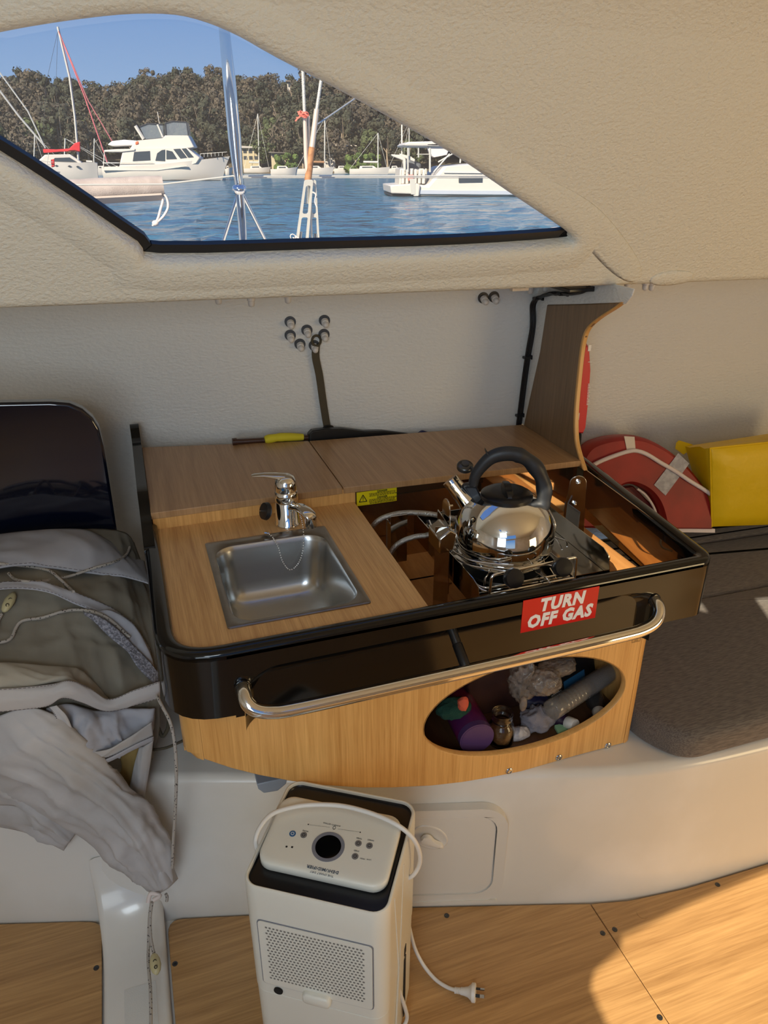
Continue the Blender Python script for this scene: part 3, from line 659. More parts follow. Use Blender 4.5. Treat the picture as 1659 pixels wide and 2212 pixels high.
mk('pan_grate', b, M['chrome'], parent=V, smooth=60)
# clamp arms hugging the kettle base
b = B()
for dz in (0, .012):
    b.tube(catmull([(.588, 1.40, .858+dz), (.576, 1.33, .858+dz), (.580, 1.25, .858+dz), (.594, 1.20, .860+dz), (.625, 1.168, .862+dz), (.662, 1.125+.012*(dz > 0), .868+dz)], 6), wr, 8)
b.tube(catmull([(.800, 1.165, .885), (.826, 1.21, .872), (.823, 1.25, .864), (.815, 1.24, .90), (.822, 1.29, .915), (.812, 1.32, .905)], 6), wr, 8)
b.tube(catmull([(.792, 1.17, .877), (.815, 1.215, .862), (.826, 1.27, .86), (.808, 1.33, .86)], 6), wr, 8)
mk('pan_clamp', b, M['chrome'], parent=V, smooth=60)
# front fiddle frame
b = B(); fz = .005
fq = [(lambda p: (p.x, p.z))(ony(*q, 1.120)) for q in ((1057, 1284), (1062, 1243), (1246, 1203), (1241, 1248))]; lp_ = roundpoly(fq, [.0, .009, .009, .0], 5)
b.tube([Vector((x, 1.120, z)) for x, z in lp_], .003, 8); b.tube([Vector((fq[0][0], 1.12, fq[0][1])), Vector((fq[3][0], 1.12, fq[3][1]))], .003, 8)
b.tube(catmull([(.597, 1.12, .842), (.590, 1.13, .842), (.584, 1.16, .845), (.578, 1.25, .85)], 5), .0022, 8)
for x in (.662, .727, .765): b.tube([(x, 1.10, .846), (x, 1.115, .82+.03*(x == .727)), (x+.003, 1.17, .836)], .0019, 8)
mk('front_frame', b, M['chrome'], parent=V, smooth=60)
for (x, z) in ((.644, .872), (.751, .877)):
    c = Vector((x-.003, 1.100, z+.003)); ax = Vector((-.05, -.80, .35)); b = B()
    b.lathe([(.012, -.010), (.0185, -.006), (.0195, .0), (.0195, .010), (.018, .013), (.0, .0138)], c, ax, 28)
    kn = mk('gas_knob', b, M['plastic'], parent=V, smooth=50)
    b = B(); b.lathe([(.0045, -.03), (.0045, -.008)], c, ax, 10); mk('spindle', b, M['steel'], parent=V)
# gimbal plates and posts
def gimbal(x, yc, zb, zt, w0, w1, th):
    prof_ = [(yc-w0, zb), (yc-w1, zt-w1)]+[(yc+w1*math.cos(t), zt-w1+w1*math.sin(t)) for t in (PI-PI*k/12 for k in range(1, 12))]+[(yc+w1, zt-w1), (yc+w0, zb)]
    bb = B(); bb.prism(prof_, YZ, x, x+th); return bb
b = gimbal(.566, 1.262, .775, .985, .026, .018, .003); g1 = mk('gimbal_plate', b, M['steel'], parent=V, bevel=.0008)
gc = Vector((.915, 1.318, 0)); gh = Vector((.93, -.36, 0)).normalized(); gn = Vector((.36, .93, 0)).normalized()
b = B(); b.prism([(-.030, .79), (-.019, .949)]+[(.019*math.cos(t), .949+.019*math.sin(t)) for t in (PI-PI*k/12 for k in range(1, 12))]+[(.019, .949), (.030, .775)], lambda a_, c_, d_: gc+gh*a_+Vector((0, 0, c_))+gn*d_, 0, .003); g2 = mk('gimbal_plate', b, M['steel'], parent=V, bevel=.0008)
b = B(); b.prism([(.528, 1.225), (.556, 1.215), (.558, 1.218), (.530, 1.228)], XY, .70, .945); b.prism([(.556, 1.215), (.566, 1.30), (.564, 1.30), (.5545, 1.217)], XY, .70, .945); mk('bracket_post', b, M['steel'], parent=V, smooth=0)
b = B(); b.prism([(.560, .90), (.528, .895), (.527, .93), (.55, .945), (.566, .935)], XZ, 1.20, 1.26); mk('bracket_cap', b, M['steel'], parent=V, bevel=.003)
b = B(); b.box(.897, .90, 1.275, 1.335, .70, .90); b.box(.90, .925, 1.3335, 1.335, .70, .88); mk('bracket_post', b, M['bolt'], parent=V, smooth=0)
b = B(); b.box(.505, .508, 1.43, 1.46, .74, .86); b.box(.505, .545, 1.427, 1.43, .76, .88); mk('rear_bracket', b, M['steel'], parent=V, smooth=0)
for p, ax in (((.569, 1.262, .968), (1, 0, 0)), ((.569, 1.25, .918), (1, 0, 0)), ((.569, 1.25, .79), (1, 0, 0)), ((.915, 1.318, .953), (-.36, -.93, 0)), ((.912, 1.319, .90), (-.36, -.93, 0)), ((.912, 1.319, .868), (-.36, -.93, 0))):
    b = B(); b.lathe([(.006, -.001), (.006, .002), (.0045, .0025), (.0045, .006), (.0025, .0065), (.0025, .012)], p, ax, 10); mk('gimbal_bolt', b, M['chrome'], parent=V)
b = B(); b.ball((.932, 1.335, .925), .011, 12, 8); mk('thumb_knob', b, M['plastic'], parent=V)

# ---- kettle
ko = kc+Vector((0, 0, .8385)); K = thing('kettle', 'polished steel whistling kettle with black loop handle on the stove', 'kettle', ko)
def P(r, h): return (r, h)
b = B(); b.lathe([(.088, 0), (.096, .003), (.099, .010), (.1005, .020), (.099, .0215), (.1035, .026), (.1065, .040), (.1065, .056), (.1035, .074), (.097, .093), (.086, .111), (.072, .125), (.056, .135), (.050, .1375)], ko, seg=56); mk('kettle_body', b, M['chrome'], parent=K, smooth=50)
b = B(); b.lathe([(.052, .134), (.0545, .137), (.054, .143), (.046, .148), (.03, .150), (.0, .150)], ko, seg=40)
cr_ = Vector((.9466, -.322, 0)); cf = Vector((.322, .9466, 0))
lid = mk('lid', b, M['plastic'], parent=K, smooth=40)
b = B(); kb_ = ko+Vector((0, 0, .149)); b.loft([[kb_+cf*(a*.040)+cr_*(w_*c_)+Vector((0, 0, h_)) for c_, h_ in ((-1, -.002), (-.6, hh), (.6, hh), (1, -.002))] for a, w_, hh in ((-1, .006, .002), (-.6, .011, .012), (0, .013, .016), (.6, .011, .012), (1, .006, .002))]); mk('lid_grip', b, M['plastic'], parent=lid, smooth=60)
# spout to the left/rear, handle loops from spout root over to the right
sdir = (-cr_*.93 + cf*.36).normalized()
b = B(); sb = ko+sdir*.072+Vector((0, 0, .100)); st_ = ko+sdir*.118+Vector((0, 0, .150)); ax = (st_-sb)
b.tube([sb, sb.lerp(st_, .5), st_], [.024, .020, .0175], 24); mk('spout', b, M['chrome'], parent=K, smooth=50)
b = B(); b.tube([st_-ax*.02, st_+ax*.12], [.0182, .0185], 24); mk('spout_collar', b, M['chrome'], parent=K, smooth=50)
hp = []
for k, (px, py) in enumerate([(1022, 1050), (1026, 1030), (1040, 1008), (1062, 988), (1090, 980), (1120, 983), (1148, 1000), (1168, 1028), (1176, 1060), (1172, 1090), (1160, 1108), (1148, 1112)]):
    hp.append(onpl(px, py, ko, cf))
hc_ = catmull(hp, 5); n_ = len(hc_); rr_ = []
for i in range(n_):
    t = i/(n_-1); rr_.append(.0085+.0055*min(1, t*3) + .0012*math.sin(t*46)*(1 if .45 < t < .8 else 0) - (.003 if t > .97 else 0))
b = B(); b.tube(hc_, rr_, 16, flat=1.15); h_ = mk('handle', b, M['matblk'], parent=K, smooth=180)
b = B(); hb = hp[0]; b.loft([[q+cf*(w_*a)+Vector((0, 0, 0))+cr_*(l_*e_) for a, e_ in ((-1, -1), (1, -1), (1, 1), (-1, 1))] for q, w_, l_ in ((ko+sdir*.060+Vector((0, 0, .118)), .010, .010), (ko+sdir*.080+Vector((0, 0, .150)), .011, .014), (hb+Vector((0, 0, .006)), .009, .010))]); mk('handle_root', b, M['matblk'], parent=K, bevel=.003)
b = B(); wc = onpl(1005, 1004, ko+sdir*.12, cf); b.lathe([(.004, .004), (.008, .0045), (.0085, .002), (.015, .001), (.0175, -.002), (.0175, -.009), (.014, -.012)], wc, (-.1, -.35, .9), 24); wh = mk('whistle_cap', b, M['bolt'], parent=K, smooth=50)
b = B(); b.tube([wc+Vector((.012, 0, -.006)), onpl(1026, 1018, ko, cf), hp[1]], .004, 8); b.loft([[q+cf*(.009*a)+Vector((0, 0, .0025*e_)) for a, e_ in ((-1, -1), (1, -1), (1, 1), (-1, 1))] for q in (onpl(1048, 972, ko, cf), onpl(1056, 984, ko, cf), onpl(1062, 992, ko, cf))]); mk('whistle_trigger', b, M['matblk'], parent=K, bevel=.001)

# ---- braided gas hoses
def hose(pts, label):
    t = thing('gas_hose', label, 'hose', pts[0], 'braided gas hoses'); b = B(); cc_ = catmull(pts, 10); b.tube(cc_, .0062, 12); mk('braided_hose', b, M['braid'], parent=t, smooth=60)
    b = B(); b.tube([cc_[-1], cc_[-1]+(cc_[-1]-cc_[-3]).normalized()*.02], .0085, 8); mk('hose_nut', b, M['chrome'], parent=t)
hose([(.470, 1.50, .80), (.474, 1.475, .835), (.495, 1.46, .863), (.54, 1.45, .874), (.60, 1.44, .868), (.66, 1.42, .855)], 'upper braided gas hose arching from the worktop to the stove back')
hose([(.478, 1.41, .75), (.487, 1.40, .79), (.51, 1.395, .825), (.55, 1.39, .84), (.59, 1.385, .838), (.615, 1.38, .83)], 'lower braided gas hose curving up beside the left stove bracket')
b = B(); b.tube(catmull([(.90, 1.42, .85), (.955, 1.36, .80), (1.0, 1.30, .77), (.985, 1.27, .765)], 6), .0025, 8); tag(mk('gas_pipe', b, M['bolt'], origin=(.95, 1.35, .77)), 'thin dark pipe end in the well right of the stove', 'pipe')
b = B(); b.prism(roundpoly([(.93, 1.10), (1.05, 1.115), (1.06, 1.19), (.96, 1.24)], .01), XY, .6905, .705); tag(mk('stove_mat', b, M['redp'], origin=(1.0, 1.15, .69), bevel=.003), 'folded red cloth on the well floor right of the stove', 'cloth')
b = B(); b.tube(catmull([(.915, 1.22, .735), (.95, 1.205, .725), (1.0, 1.17, .715), (1.055, 1.125, .71)], 6), [.004]+[.011]*16+[.014, .012], 12); tag(mk('pan_handle', b, M['plastic'], origin=(1.0, 1.17, .71), smooth=60), 'black pan handle lying in the well right of the stove', 'handle')

# ---- grey moulding foot showing under the panel
p = ony(578, 1668, 1.16); b = B(); b.loft([[Vector((p.x+sx_*x, y, p.z+z)) for x, z in ((-.028, .014), (-.026, .0), (-.016, -.014), (.012, -.017), (.03, -.004), (.034, .012))] for y, sx_ in ((1.12, 1), (1.2, 1.0))])
tag(mk('grey_bracket', b, mat('grey_plastic', col(150, 158, 168), .4), origin=p, bevel=.002), 'small grey moulded bracket peeking out under the galley front panel', 'bracket')

# ================================================================== FITTINGS ON THE WALL
def wallpt(px, py):
    y = 1.95
    for _ in range(6): p = ony(px, py, y); y = wall_y(p.x, p.z)
    return p
def nearwall(px, py, lift=.010):
    a = wallpt(px, py); c = onx(px, py, bx0-.001)
    if c.y < a.y and c.x > 0: return c+Vector((-lift, -.002, 0))
    return a+Vector((0, -lift, 0))
def nutcap(p, ax, label, group, washer=True):
    t = thing('bolt_cap', label, 'bolt cap', p, group); A = Vector(ax)
    if washer: b = B(); b.lathe([(.0135, -.003), (.0155, .000), (.0145, .003), (.007, .003)], p, A if abs(A.z) > .9 else Vector((-.15, -1, 0)), 18); mk('washer', b, M['bolt'], parent=t)
    b = B(); b.lathe([(.0098, .003), (.0102, .006), (.0098, .014), (.0080, .015), (.0080, .022), (.0065, .0265), (.003, .0285), (0, .029)], p, A, 16); mk('cap', b, M['cap'], parent=t, smooth=50)
na = Vector((-.1, -.92, -.42))
cl_ = [((627, 695), 'top left cap of the seven-bolt cluster on the hull wall'), ((701, 692), 'top right cap of the seven-bolt cluster on the hull wall'), ((663, 713), 'centre cap of the seven-bolt cluster on the hull wall'), ((627, 724), 'middle left cap of the seven-bolt cluster on the hull wall'), ((700, 722), 'middle right cap of the seven-bolt cluster on the hull wall'), ((648, 743), 'bottom left cap of the seven-bolt cluster, beside the strap'), ((679, 746), 'bottom cap of the bolt cluster, with the dark strap hung on it')]
for q, l in cl_: nutcap(wallpt(*q), na, 'white plastic '+l, 'white capped bolts in the cluster')
nutcap(wallpt(1044, 643), na, 'left of the pair of white bolt caps high on the wall near the cable', 'pair of bolt caps by the cable')
nutcap(wallpt(1067, 641), na, 'right of the pair of white bolt caps high on the wall near the cable', 'pair of bolt caps by the cable')
for px, py, l, wsh in ((472, 650, 'white bolt cap hanging under the window lip, leftmost of the row', 0), (543, 655, 'white bolt cap with black washer hanging under the lip, second from left', 1), (622, 648, 'white bolt cap hanging under the lip above the bolt cluster', 0), (1146, 628, 'white bolt cap under the lip just left of the black cable bend', 0), (1178, 624, 'white bolt cap under the lip above the cable bend', 0), (1258, 618, 'white bolt cap under the lip above the right end of the cable', 0), (1305, 618, 'white bolt cap under the lip over the painted fillet', 0), (1355, 620, 'white bolt cap at the swept end of the fillet under the lip', 0), (1394, 620, 'left of two touching white bolt caps under the lip, far right', 0), (1408, 621, 'right of two touching white bolt caps under the lip, far right', 0)):
    p = ony(px, py, 1.80 if px < 1300 else 1.62); nutcap(Vector((p.x, p.y, p.z+.020)), (0, 0, -1), l, 'bolt caps under the side deck', wsh)
for x0_, x1_, l in ((950, 1000, 'short cream conduit cover under the lip, left piece'), (1105, 1140, 'short cream conduit cover under the lip, right piece')):
    a = ony(x0_, 628, 1.66); c = ony(x1_, 626, 1.66); b = B(); b.box(a.x, c.x, 1.655, 1.67, a.z-.001, a.z+.03); b.box((a.x+c.x)/2-.0008, (a.x+c.x)/2+.0008, 1.6545, 1.6552, a.z-.001, a.z+.03)
    tag(mk('conduit_cover', b, M['tapew'], origin=a, bevel=.0015), l, 'conduit')
# strap
sp_ = [wallpt(*q)+Vector((0, -.012, 0)) for q in ((681, 742), (680, 770), (688, 810), (695, 860), (702, 905), (706, 925))]
b = B(); cs = catmull(sp_, 5); b.loft([[q+Vector((dx, dy, 0)) for dx, dy in ((-.0105, 0), (.0105, .001), (.0105, .004), (-.0105, .003))] for q in cs])
STR = thing('hanging_strap', 'dark olive webbing strap hanging from the lowest bolt of the cluster', 'strap', sp_[0]); mk('webbing', b, M['webbing'], parent=STR, smooth=50)
b = B(); q = cs[-1]; b.tube([q+Vector((.017*math.cos(t), -.002, .012*math.sin(t))) for t in (2*PI*k/16 for k in range(16))], .0028, 8, closed=True); mk('buckle', b, M['plastic'], parent=STR, smooth=60)
b = B(); q = sp_[0]; b.tube([q+Vector((.012*math.cos(t), -.001, .010+.014*math.sin(t))) for t in (2*PI*k/14 for k in range(14))], .0035, 8, closed=True); mk('strap_loop', b, M['webbing'], parent=STR, smooth=60)
# things lying behind the shelf
def strip(pix, y, h, d, name, m, label, cat, bev=.004):
    tp = [ony(px, py, y) for px, py in pix]; b = B()
    b.loft([[p+Vector((0, 0, 0)), p+Vector((0, d, -.004)), p+Vector((0, d, -h)), p+Vector((0, 0, -h))] for p in tp])
    return tag(mk(name, b, m, origin=tp[0], bevel=bev), label, cat)
strip([(668, 938), (676, 930), (700, 927), (740, 926), (790, 932), (830, 931), (868, 935), (886, 937)], 1.935, .05, .03, 'black_bag', M['rubber'], 'black fabric bag slumped between shelf and hull wall below the strap', 'bag')
strip([(905, 937), (915, 930), (940, 938)], 1.91, .04, .02, 'blue_pouch', mat('blue_nylon', col(28, 34, 84), .6), 'tip of a dark blue pouch behind the shelf right of the black bag', 'pouch')
PF = thing('signal_flag', 'yellow flag rolled on a dark wooden staff behind the shelf', 'flag', ony(600, 945, 1.945))
pa, pb = ony(502, 955, 1.965), ony(672, 945, 1.955)
b = B(); b.tube([pa, pb], .0085, 12); b.tube([pa, pa+Vector((.012, 0, 0))], .011, 12); mk('staff', b, mat('dark_staff', col(62, 34, 22), .35, coat=.5), parent=PF, smooth=60)
fa, fb2 = ony(572, 950, 1.95), ony(655, 944, 1.948)
b = B(); b.tube(catmull([fa, fa.lerp(fb2, .4)+Vector((0, 0, .004)), fb2], 5), [.010, .013, .014, .013, .012, .0135, .013, .013, .012, .011, .010], 12, flat=.9); mk('flag_cloth', b, mat('yellow_cloth', col(214, 200, 40), .7), parent=PF, smooth=60)
# cable run with ties
def bulkhit(px, py): return onx(px, py, bx0-.004)
cb_ = [nearwall(*q) for q in ((1117, 918), (1124, 860), (1136, 770), (1147, 705), (1158, 655), (1176, 640), (1200, 633), (1225, 634), (1262, 630), (1280, 620))]
CBL = thing('cable_run', 'black cable loom clipped down the hull wall beside the oak partition', 'cable', cb_[0])
b = B(); cc_ = catmull(cb_, 8); b.tube(cc_, .0052, 10); b.tube([q+Vector((-.007, -.002, .002*math.sin(i*.7))) for i, q in enumerate(cc_)], .0034, 8); b.tube([q+Vector((.006, -.001, .002*math.cos(i*.5))) for i, q in enumerate(cc_)], .003, 8); mk('cable_sheath', b, M['plastic'], parent=CBL, smooth=60)
for q in ((1137, 770), (1120, 900), (1163, 648), (1216, 636), (1272, 628)):
    p = min(cc_, key=lambda w_: (Vector(proj(w_))-Vector(q)).length); b = B(); b.box(p.x-.014, p.x+.014, p.y-.009, p.y+.006, p.z-.0035, p.z+.0035); b.box(p.x+.008, p.x+.017, p.y-.009, p.y-.002, p.z-.006, p.z+.006); mk('cable_tie', b, M['plastic'], parent=CBL, bevel=.001)
b = B(); p = onx(1205, 624, 1.03); b.box(1.0, 1.07, p.y-.10, p.y+.14, 1.327, 1.336); tag(mk('black_cable_tray', b, M['plastic'], origin=(1.03, p.y, 1.33), bevel=.002), 'black cable tray tucked up under the deck above the cable bend', 'cable tray')
# red pouch hanging behind the partition
rb = [(1267, 738), (1276, 752), (1279, 800), (1275, 860), (1268, 925), (1262, 938), (1247, 938), (1243, 925), (1247, 870), (1252, 800), (1260, 755)]
yb_ = 1.70
pr = [(lambda p: (p.x, p.z))(ony(*q, yb_)) for q in rb]
b = B(); b.loft([[Vector((x, yb_+.03, z)) for x, z in offset(pr, -.004)], [Vector((x, yb_+.022, z)) for x, z in pr], [Vector((x, yb_+.008, z)) for x, z in pr], [Vector((x, yb_, z)) for x, z in offset(pr, -.006)]])
RB = thing('red_pouch', 'narrow red pouch hanging behind the swept edge of the oak partition', 'pouch', ony(1262, 740, yb_)); mk('pouch_body', b, M['redbag'], parent=RB, smooth=50)
b = B()
for px, py, w_, h_ in ((1274, 752, .009, .016), (1275, 782, .012, .0012), (1250, 900, .005, .02)):
    p = ony(px, py, yb_-.002); b.box(p.x-w_/2, p.x+w_/2, yb_-.0015, yb_-.0005, p.z-h_/2, p.z+h_/2)
for k in range(14):
    p = ony(1272-.5*k*.5, 830+3.4*k, yb_-.002); b.box(p.x-.002, p.x+.002+.002*(k % 3), yb_-.0015, yb_-.0005, p.z-.0011, p.z+.0011)
mk('white_print', b, M['whitep'], parent=RB, smooth=0)['kind'] = 'stuff'
b = B(); b.tube([ony(1252, 938, yb_+.01), ony(1250, 970, yb_-.02)], .006, 8); mk('pouch_strap', b, M['plastic'], parent=RB, smooth=60)

# ================================================================== BERTH CUSHIONS, LIFEBUOY, YELLOW BLOCK
def cushion(poly, z0, z1, r, name, label, cat='cushion', rc=.03, m='seat'):
    pl = roundpoly(poly, rc, 8)
    b = B(); rings = []
    yb0 = max(p[1] for p in poly)
    def off(d): return [(p[0]+(q[0]-p[0])*g, p[1]+(q[1]-p[1])*g) for p, q, g in ((p, q, 1 if p[1] < yb0-.25 and r > .02 else (.35 if r > .02 else 1)) for p, q in zip(pl, offset(pl, d)))]
    for k in range(5): a = R(90*k/4); rings.append([Vector((x, y, z0+r*.4*k/4)) for x, y in off(-r*.3*(1-math.sin(a)))])
    for k in range(6): a = R(90*k/5); rings.append([Vector((x, y, z1-r+r*math.sin(a))) for x, y in off(-r*(1-math.cos(a)))])
    rings.append([Vector((x, y, z1+.002)) for x, y in off(-r-.012)])
    b.loft(rings); return tag(mk(name, b, M[m], origin=(sum(p[0] for p in poly)/len(poly), sum(p[1] for p in poly)/len(poly), z0), smooth=180), label, cat)
cushion([(.985, 1.50), (.989, 1.07), (1.045, .978), (3.1, .958), (3.1, 1.405), (1.43, 1.452), (1.2, 1.50)], .388, .46, .026, 'seat_cushion', 'large grey-brown woven berth cushion with a rounded front corner by the galley', rc=[.02, .08, .09, .03, .03, .02, .02])
cushion([(1.17, 1.515), (1.30, 1.459), (3.1, 1.408), (3.1, 1.66), (1.18, 1.76)], .388, .46, .012, 'back_cushion', 'middle grey berth cushion strip between the seat cushion and the rear strip', rc=.012)
cushion([(1.18, 1.766), (3.1, 1.666), (3.1, 1.80), (1.18, 1.87)], .388, .468, .014, 'back_cushion', 'narrow rear grey cushion strip in front of the red lifebuoy', rc=.012)
# lifebuoy (horseshoe) leaning on the wall
LBo = Vector((1.405, 1.80, .66))
ldx = Vector((.97, -.24, 0)).normalized(); ldz = Vector((.04, .22, .97)).normalized(); ldn = ldx.cross(ldz).normalized()   # towards the room
if ldn.y > 0: ldn = -ldn
def lbinv(px, py): q = onpl(px, py, LBo, ldn)-LBo; return q.dot(ldx), q.dot(ldz)
def LBF(a, c, d): return LBo+ldx*a+ldz*c+ldn*d
outp = [lbinv(*q) for q in ((1226, 1137), (1222, 1060), (1240, 1000), (1262, 962), (1300, 945), (1345, 939), (1385, 943), (1430, 965), (1468, 995), (1498, 1030), (1518, 1062), (1525, 1095), (1524, 1137))]
inp = [lbinv(*q) for q in ((1418, 1137), (1415, 1110), (1405, 1080), (1388, 1058), (1365, 1045), (1345, 1042), (1325, 1052), (1312, 1080), (1305, 1110), (1300, 1137))]
oo = [(p.x, p.y) for p in catmull([Vector((a, c, 0)) for a, c in outp], 4)]; ii = [(p.x, p.y) for p in catmull([Vector((a, c, 0)) for a, c in inp], 5)]
lbp = oo+ii; ar_ = sum(lbp[i][0]*lbp[(i+1) % len(lbp)][1]-lbp[(i+1) % len(lbp)][0]*lbp[i][1] for i in range(len(lbp)))
LB = thing('lifebuoy', 'red horseshoe lifebuoy with white rope and silver tape leaning on the hull', 'lifebuoy', LBo)
b = B()
b.prism(offset(lbp, -.012), LBF, .052, .055); b.loft([[LBF(a, c, d) for a, c in offset(lbp, k)] for k, d in ((-.006, -.022), (0, -.015), (0, .025), (-.003, .042), (-.012, .054))], cap=False); b.prism(offset(lbp, -.006), LBF, -.022, -.018)
mk('buoy_cover', b, M['red'], parent=LB, smooth=60)
def band(px4, name, m, d=.056):
    q4 = [lbinv(*q) for q in px4]; bb = B(); bb.prism(q4, LBF, d, d+.0015); return mk(name, bb, m, parent=LB, smooth=0)
band([(1448, 972), (1471, 994), (1420, 1062), (1396, 1040)], 'reflective_tape', M['tape']); band([(1334, 938), (1356, 939), (1358, 968), (1340, 970)], 'white_tape', M['tapew'])
rpx = [(1262, 1002), (1285, 990), (1315, 978), (1340, 970), (1358, 968), (1380, 975), (1410, 993), (1440, 1010), (1470, 1030), (1500, 1048), (1519, 1062), (1523, 1072)]
b = B(); b.tube(catmull([LBF(*lbinv(*q), .062) for q in rpx], 5), .0065, 10); mk('grab_line', b, M['ropew'], parent=LB, smooth=60)
b = B(); b.tube(catmull([LBF(*lbinv(*q), .03) for q in ((1368, 1052), (1385, 1064), (1400, 1085), (1408, 1105), (1412, 1130))], 5), .004, 8); mk('inner_piping', b, M['ropew'], parent=LB, smooth=60)
b = B(); b.prism([lbinv(1310, 1060), lbinv(1370, 1050), lbinv(1420, 1100), lbinv(1424, 1137), lbinv(1300, 1137)], LBF, -.03, -.005); mk('inner_pad', b, mat('dark_red_vinyl', col(110, 22, 18), .5), parent=LB, bevel=.004)
b = B(); b.prism([lbinv(1440, 1134), lbinv(1528, 1133), lbinv(1528, 1141), (lbinv(1440, 1141))], LBF, .0, .045); mk('white_strap', b, M['ropew'], parent=LB)
# yellow block
ycf = [ony(*q, 1.70) for q in ((1533, 968), (1700, 935), (1700, 1136), (1537, 1139))]
ybx = B(); yb0 = [Vector((1.690, 1.665, .470)), Vector((2.25, 1.61, .470)), Vector((2.25, 1.61, .80)), Vector((1.675, 1.665, .765))]
f4 = [onpl(*q, (1.70, 1.66, .5), (.1, 1, 0)) for q in ((1537, 1138), (1760, 1130), (1760, 945), (1533, 968))]
n4 = [onpl(*q, (1.70, 1.77, .5), (.1, 1, 0)) for q in ((1522, 1118), (1760, 1110), (1760, 922), (1480, 964))]
def quadring(c4, inset, n=7):
    out = []
    for i in range(4):
        a, c = c4[i], c4[(i+1) % 4]
        for j in range(n): out.append(a.lerp(c, j/n))
    cen = sum(c4, Vector())/4
    return [q+(cen-q)*inset for q in out]
rings = [quadring(n4, .03), quadring(n4, .0)]
for k in range(1, 5): rings.append([a.lerp(c, k/5) + Vector((0, 0, .0035*math.sin(k*2.1+j))) for j, (a, c) in enumerate(zip(quadring(n4, 0), quadring(f4, 0)))])
fo = (f4[1]-f4[0]).cross(f4[3]-f4[0]).normalized(); fo = fo if fo.y < 0 else -fo
rings += [quadring(f4, 0), [q+fo*.006 for q in quadring(f4, .03)], [q+fo*.014 for q in quadring(f4, .3)], [q+fo*.016 for q in quadring(f4, .7)]]
b = B(); b.loft(rings); YB = thing('yellow_cushion', 'yellow vinyl buoyancy block beside the red lifebuoy', 'buoyancy cushion', f4[0]); mk('block_cover', b, M['yellow'], parent=YB, smooth=50)
b = B(); b.tube([q+fo*.001 for q in [f4[0].lerp(f4[3], k/8) for k in range(9)]], .0022, 8); b.tube([q for q in [f4[3].lerp(f4[2], k/8) for k in range(9)]], .0022, 8); mk('piping', b, M['yellow'], parent=YB, smooth=60)
b = B(); tp_ = n4[3]; b.loft([[tp_+Vector((dx, dy, dz)) for dx, dy, dz in r4] for r4 in (((0, 0, 0), (.03, 0, .003), (.03, 0, -.012), (0, 0, -.03)), ((-.03, .01, .012), (-.02, .01, .02), (-.018, .012, .0), (-.028, .012, -.01)))]); mk('corner_tab', b, M['yellow'], parent=YB, bevel=.002)

# ================================================================== NAVY BACKREST ON THE LEFT
ny = 1.80; npx = [(-260, 868), (0, 871), (110, 869), (150, 872), (178, 884), (200, 903), (214, 925), (224, 965), (236, 1040), (250, 1130), (254, 1160), (-260, 1190)]
npl = [(lambda p: (p.x, p.z))(ony(*q, ny)) for q in npx]; npl[-1] = (npl[-1][0], .60); npl[-2] = (npl[-2][0], .60)
b = B(); b.prism(npl, XZ, ny, ny+.035)
nv = thing('navy_screen', 'glossy navy blue rounded panel standing against the hull at the left', 'screen', (-.3, ny, .6)); mk('panel_shell', b, M['navy'], parent=nv, bevel=.007, bseg=4, smooth=40)

# ================================================================== CANVAS PILE
CV = thing('sail_cover', 'crumpled grey and olive canvas cover heaped left of the galley, its tail hanging down', 'canvas cover', (-.25, 1.45, .39))
allcv = []
def sheet(rows, name, m, n=8, fold=.006, seed=0, freq=9, thick=.0025, label=None, rise=0):
    P = [[ony(px, py, y) for px, py, y in r] for r in rows]
    w_ = max(len(r) for r in P)
    G1 = [catmull(r, n) for r in P]; L = min(len(r) for r in G1)
    G1 = [[r[round(i*(len(r)-1)/(L-1))] for i in range(L)] for r in G1]
    cols = [catmull([G1[j][i] for j in range(len(G1))], n) for i in range(L)]
    b = B(); H_ = len(cols[0]); so_ = Vector((seed*3.1, seed*1.7, 0))
    V_ = []
    for i in range(L):
        for j in range(H_):
            q = cols[i][j]; a = cols[min(i+1, L-1)][j]-cols[max(i-1, 0)][j]; c = cols[i][min(j+1, H_-1)]-cols[i][max(j-1, 0)]
            nn = a.cross(c); nn = nn.normalized() if nn.length > 1e-9 else Vector((0, -1, 0))
            if nn.dot(O-q) < 0: nn = -nn
            qw = q+Vector((noise.noise(q*6+so_), noise.noise(q*6-so_), 0))*.05
            s = noise.noise(q*freq+so_)*1.0; r_ = 1-abs(noise.noise(qw*freq*.9+so_*2+Vector((5, 2, 1)))*2); r2 = 1-abs(noise.noise(qw*freq*2.1+so_)*2); r3 = 1-abs(noise.noise(qw*freq*4.5-so_)*2)
            pf = 1-abs(noise.noise(Vector((i/L*3.6+seed*2.3, j/H_*1.1+.35*noise.noise(q*5), seed)))*2); pg_ = 1-abs(noise.noise(Vector((i/L*7.5-j/H_*2.2, j/H_*1.6, seed*1.7)))*2)
            dd = fold*(.6*s+.8*max(0, r_)**2.5+.45*max(0, r2)**4+.2*max(0, r3)**4+1.5*max(0, pf)**3+.8*max(0, pg_)**4)
            ed_ = min(1, 6*min(j, H_-1-j)/H_+.12)*min(1, 6*min(i, L-1-i)/L+.12)
            V_.append(q+nn*dd*ed_)
    b.v = V_
    for i in range(L-1):
        for j in range(H_-1): b.f.append((i*H_+j, (i+1)*H_+j, (i+1)*H_+j+1, i*H_+j+1))
    allcv.append(b); o = mk(name, b, m, parent=CV, smooth=180, solid=thick)
    if label: o['label'] = label
    edge = [[V_[i*H_+j] for i in range(L)] for j in (1, H_-2)]
    return edge, b
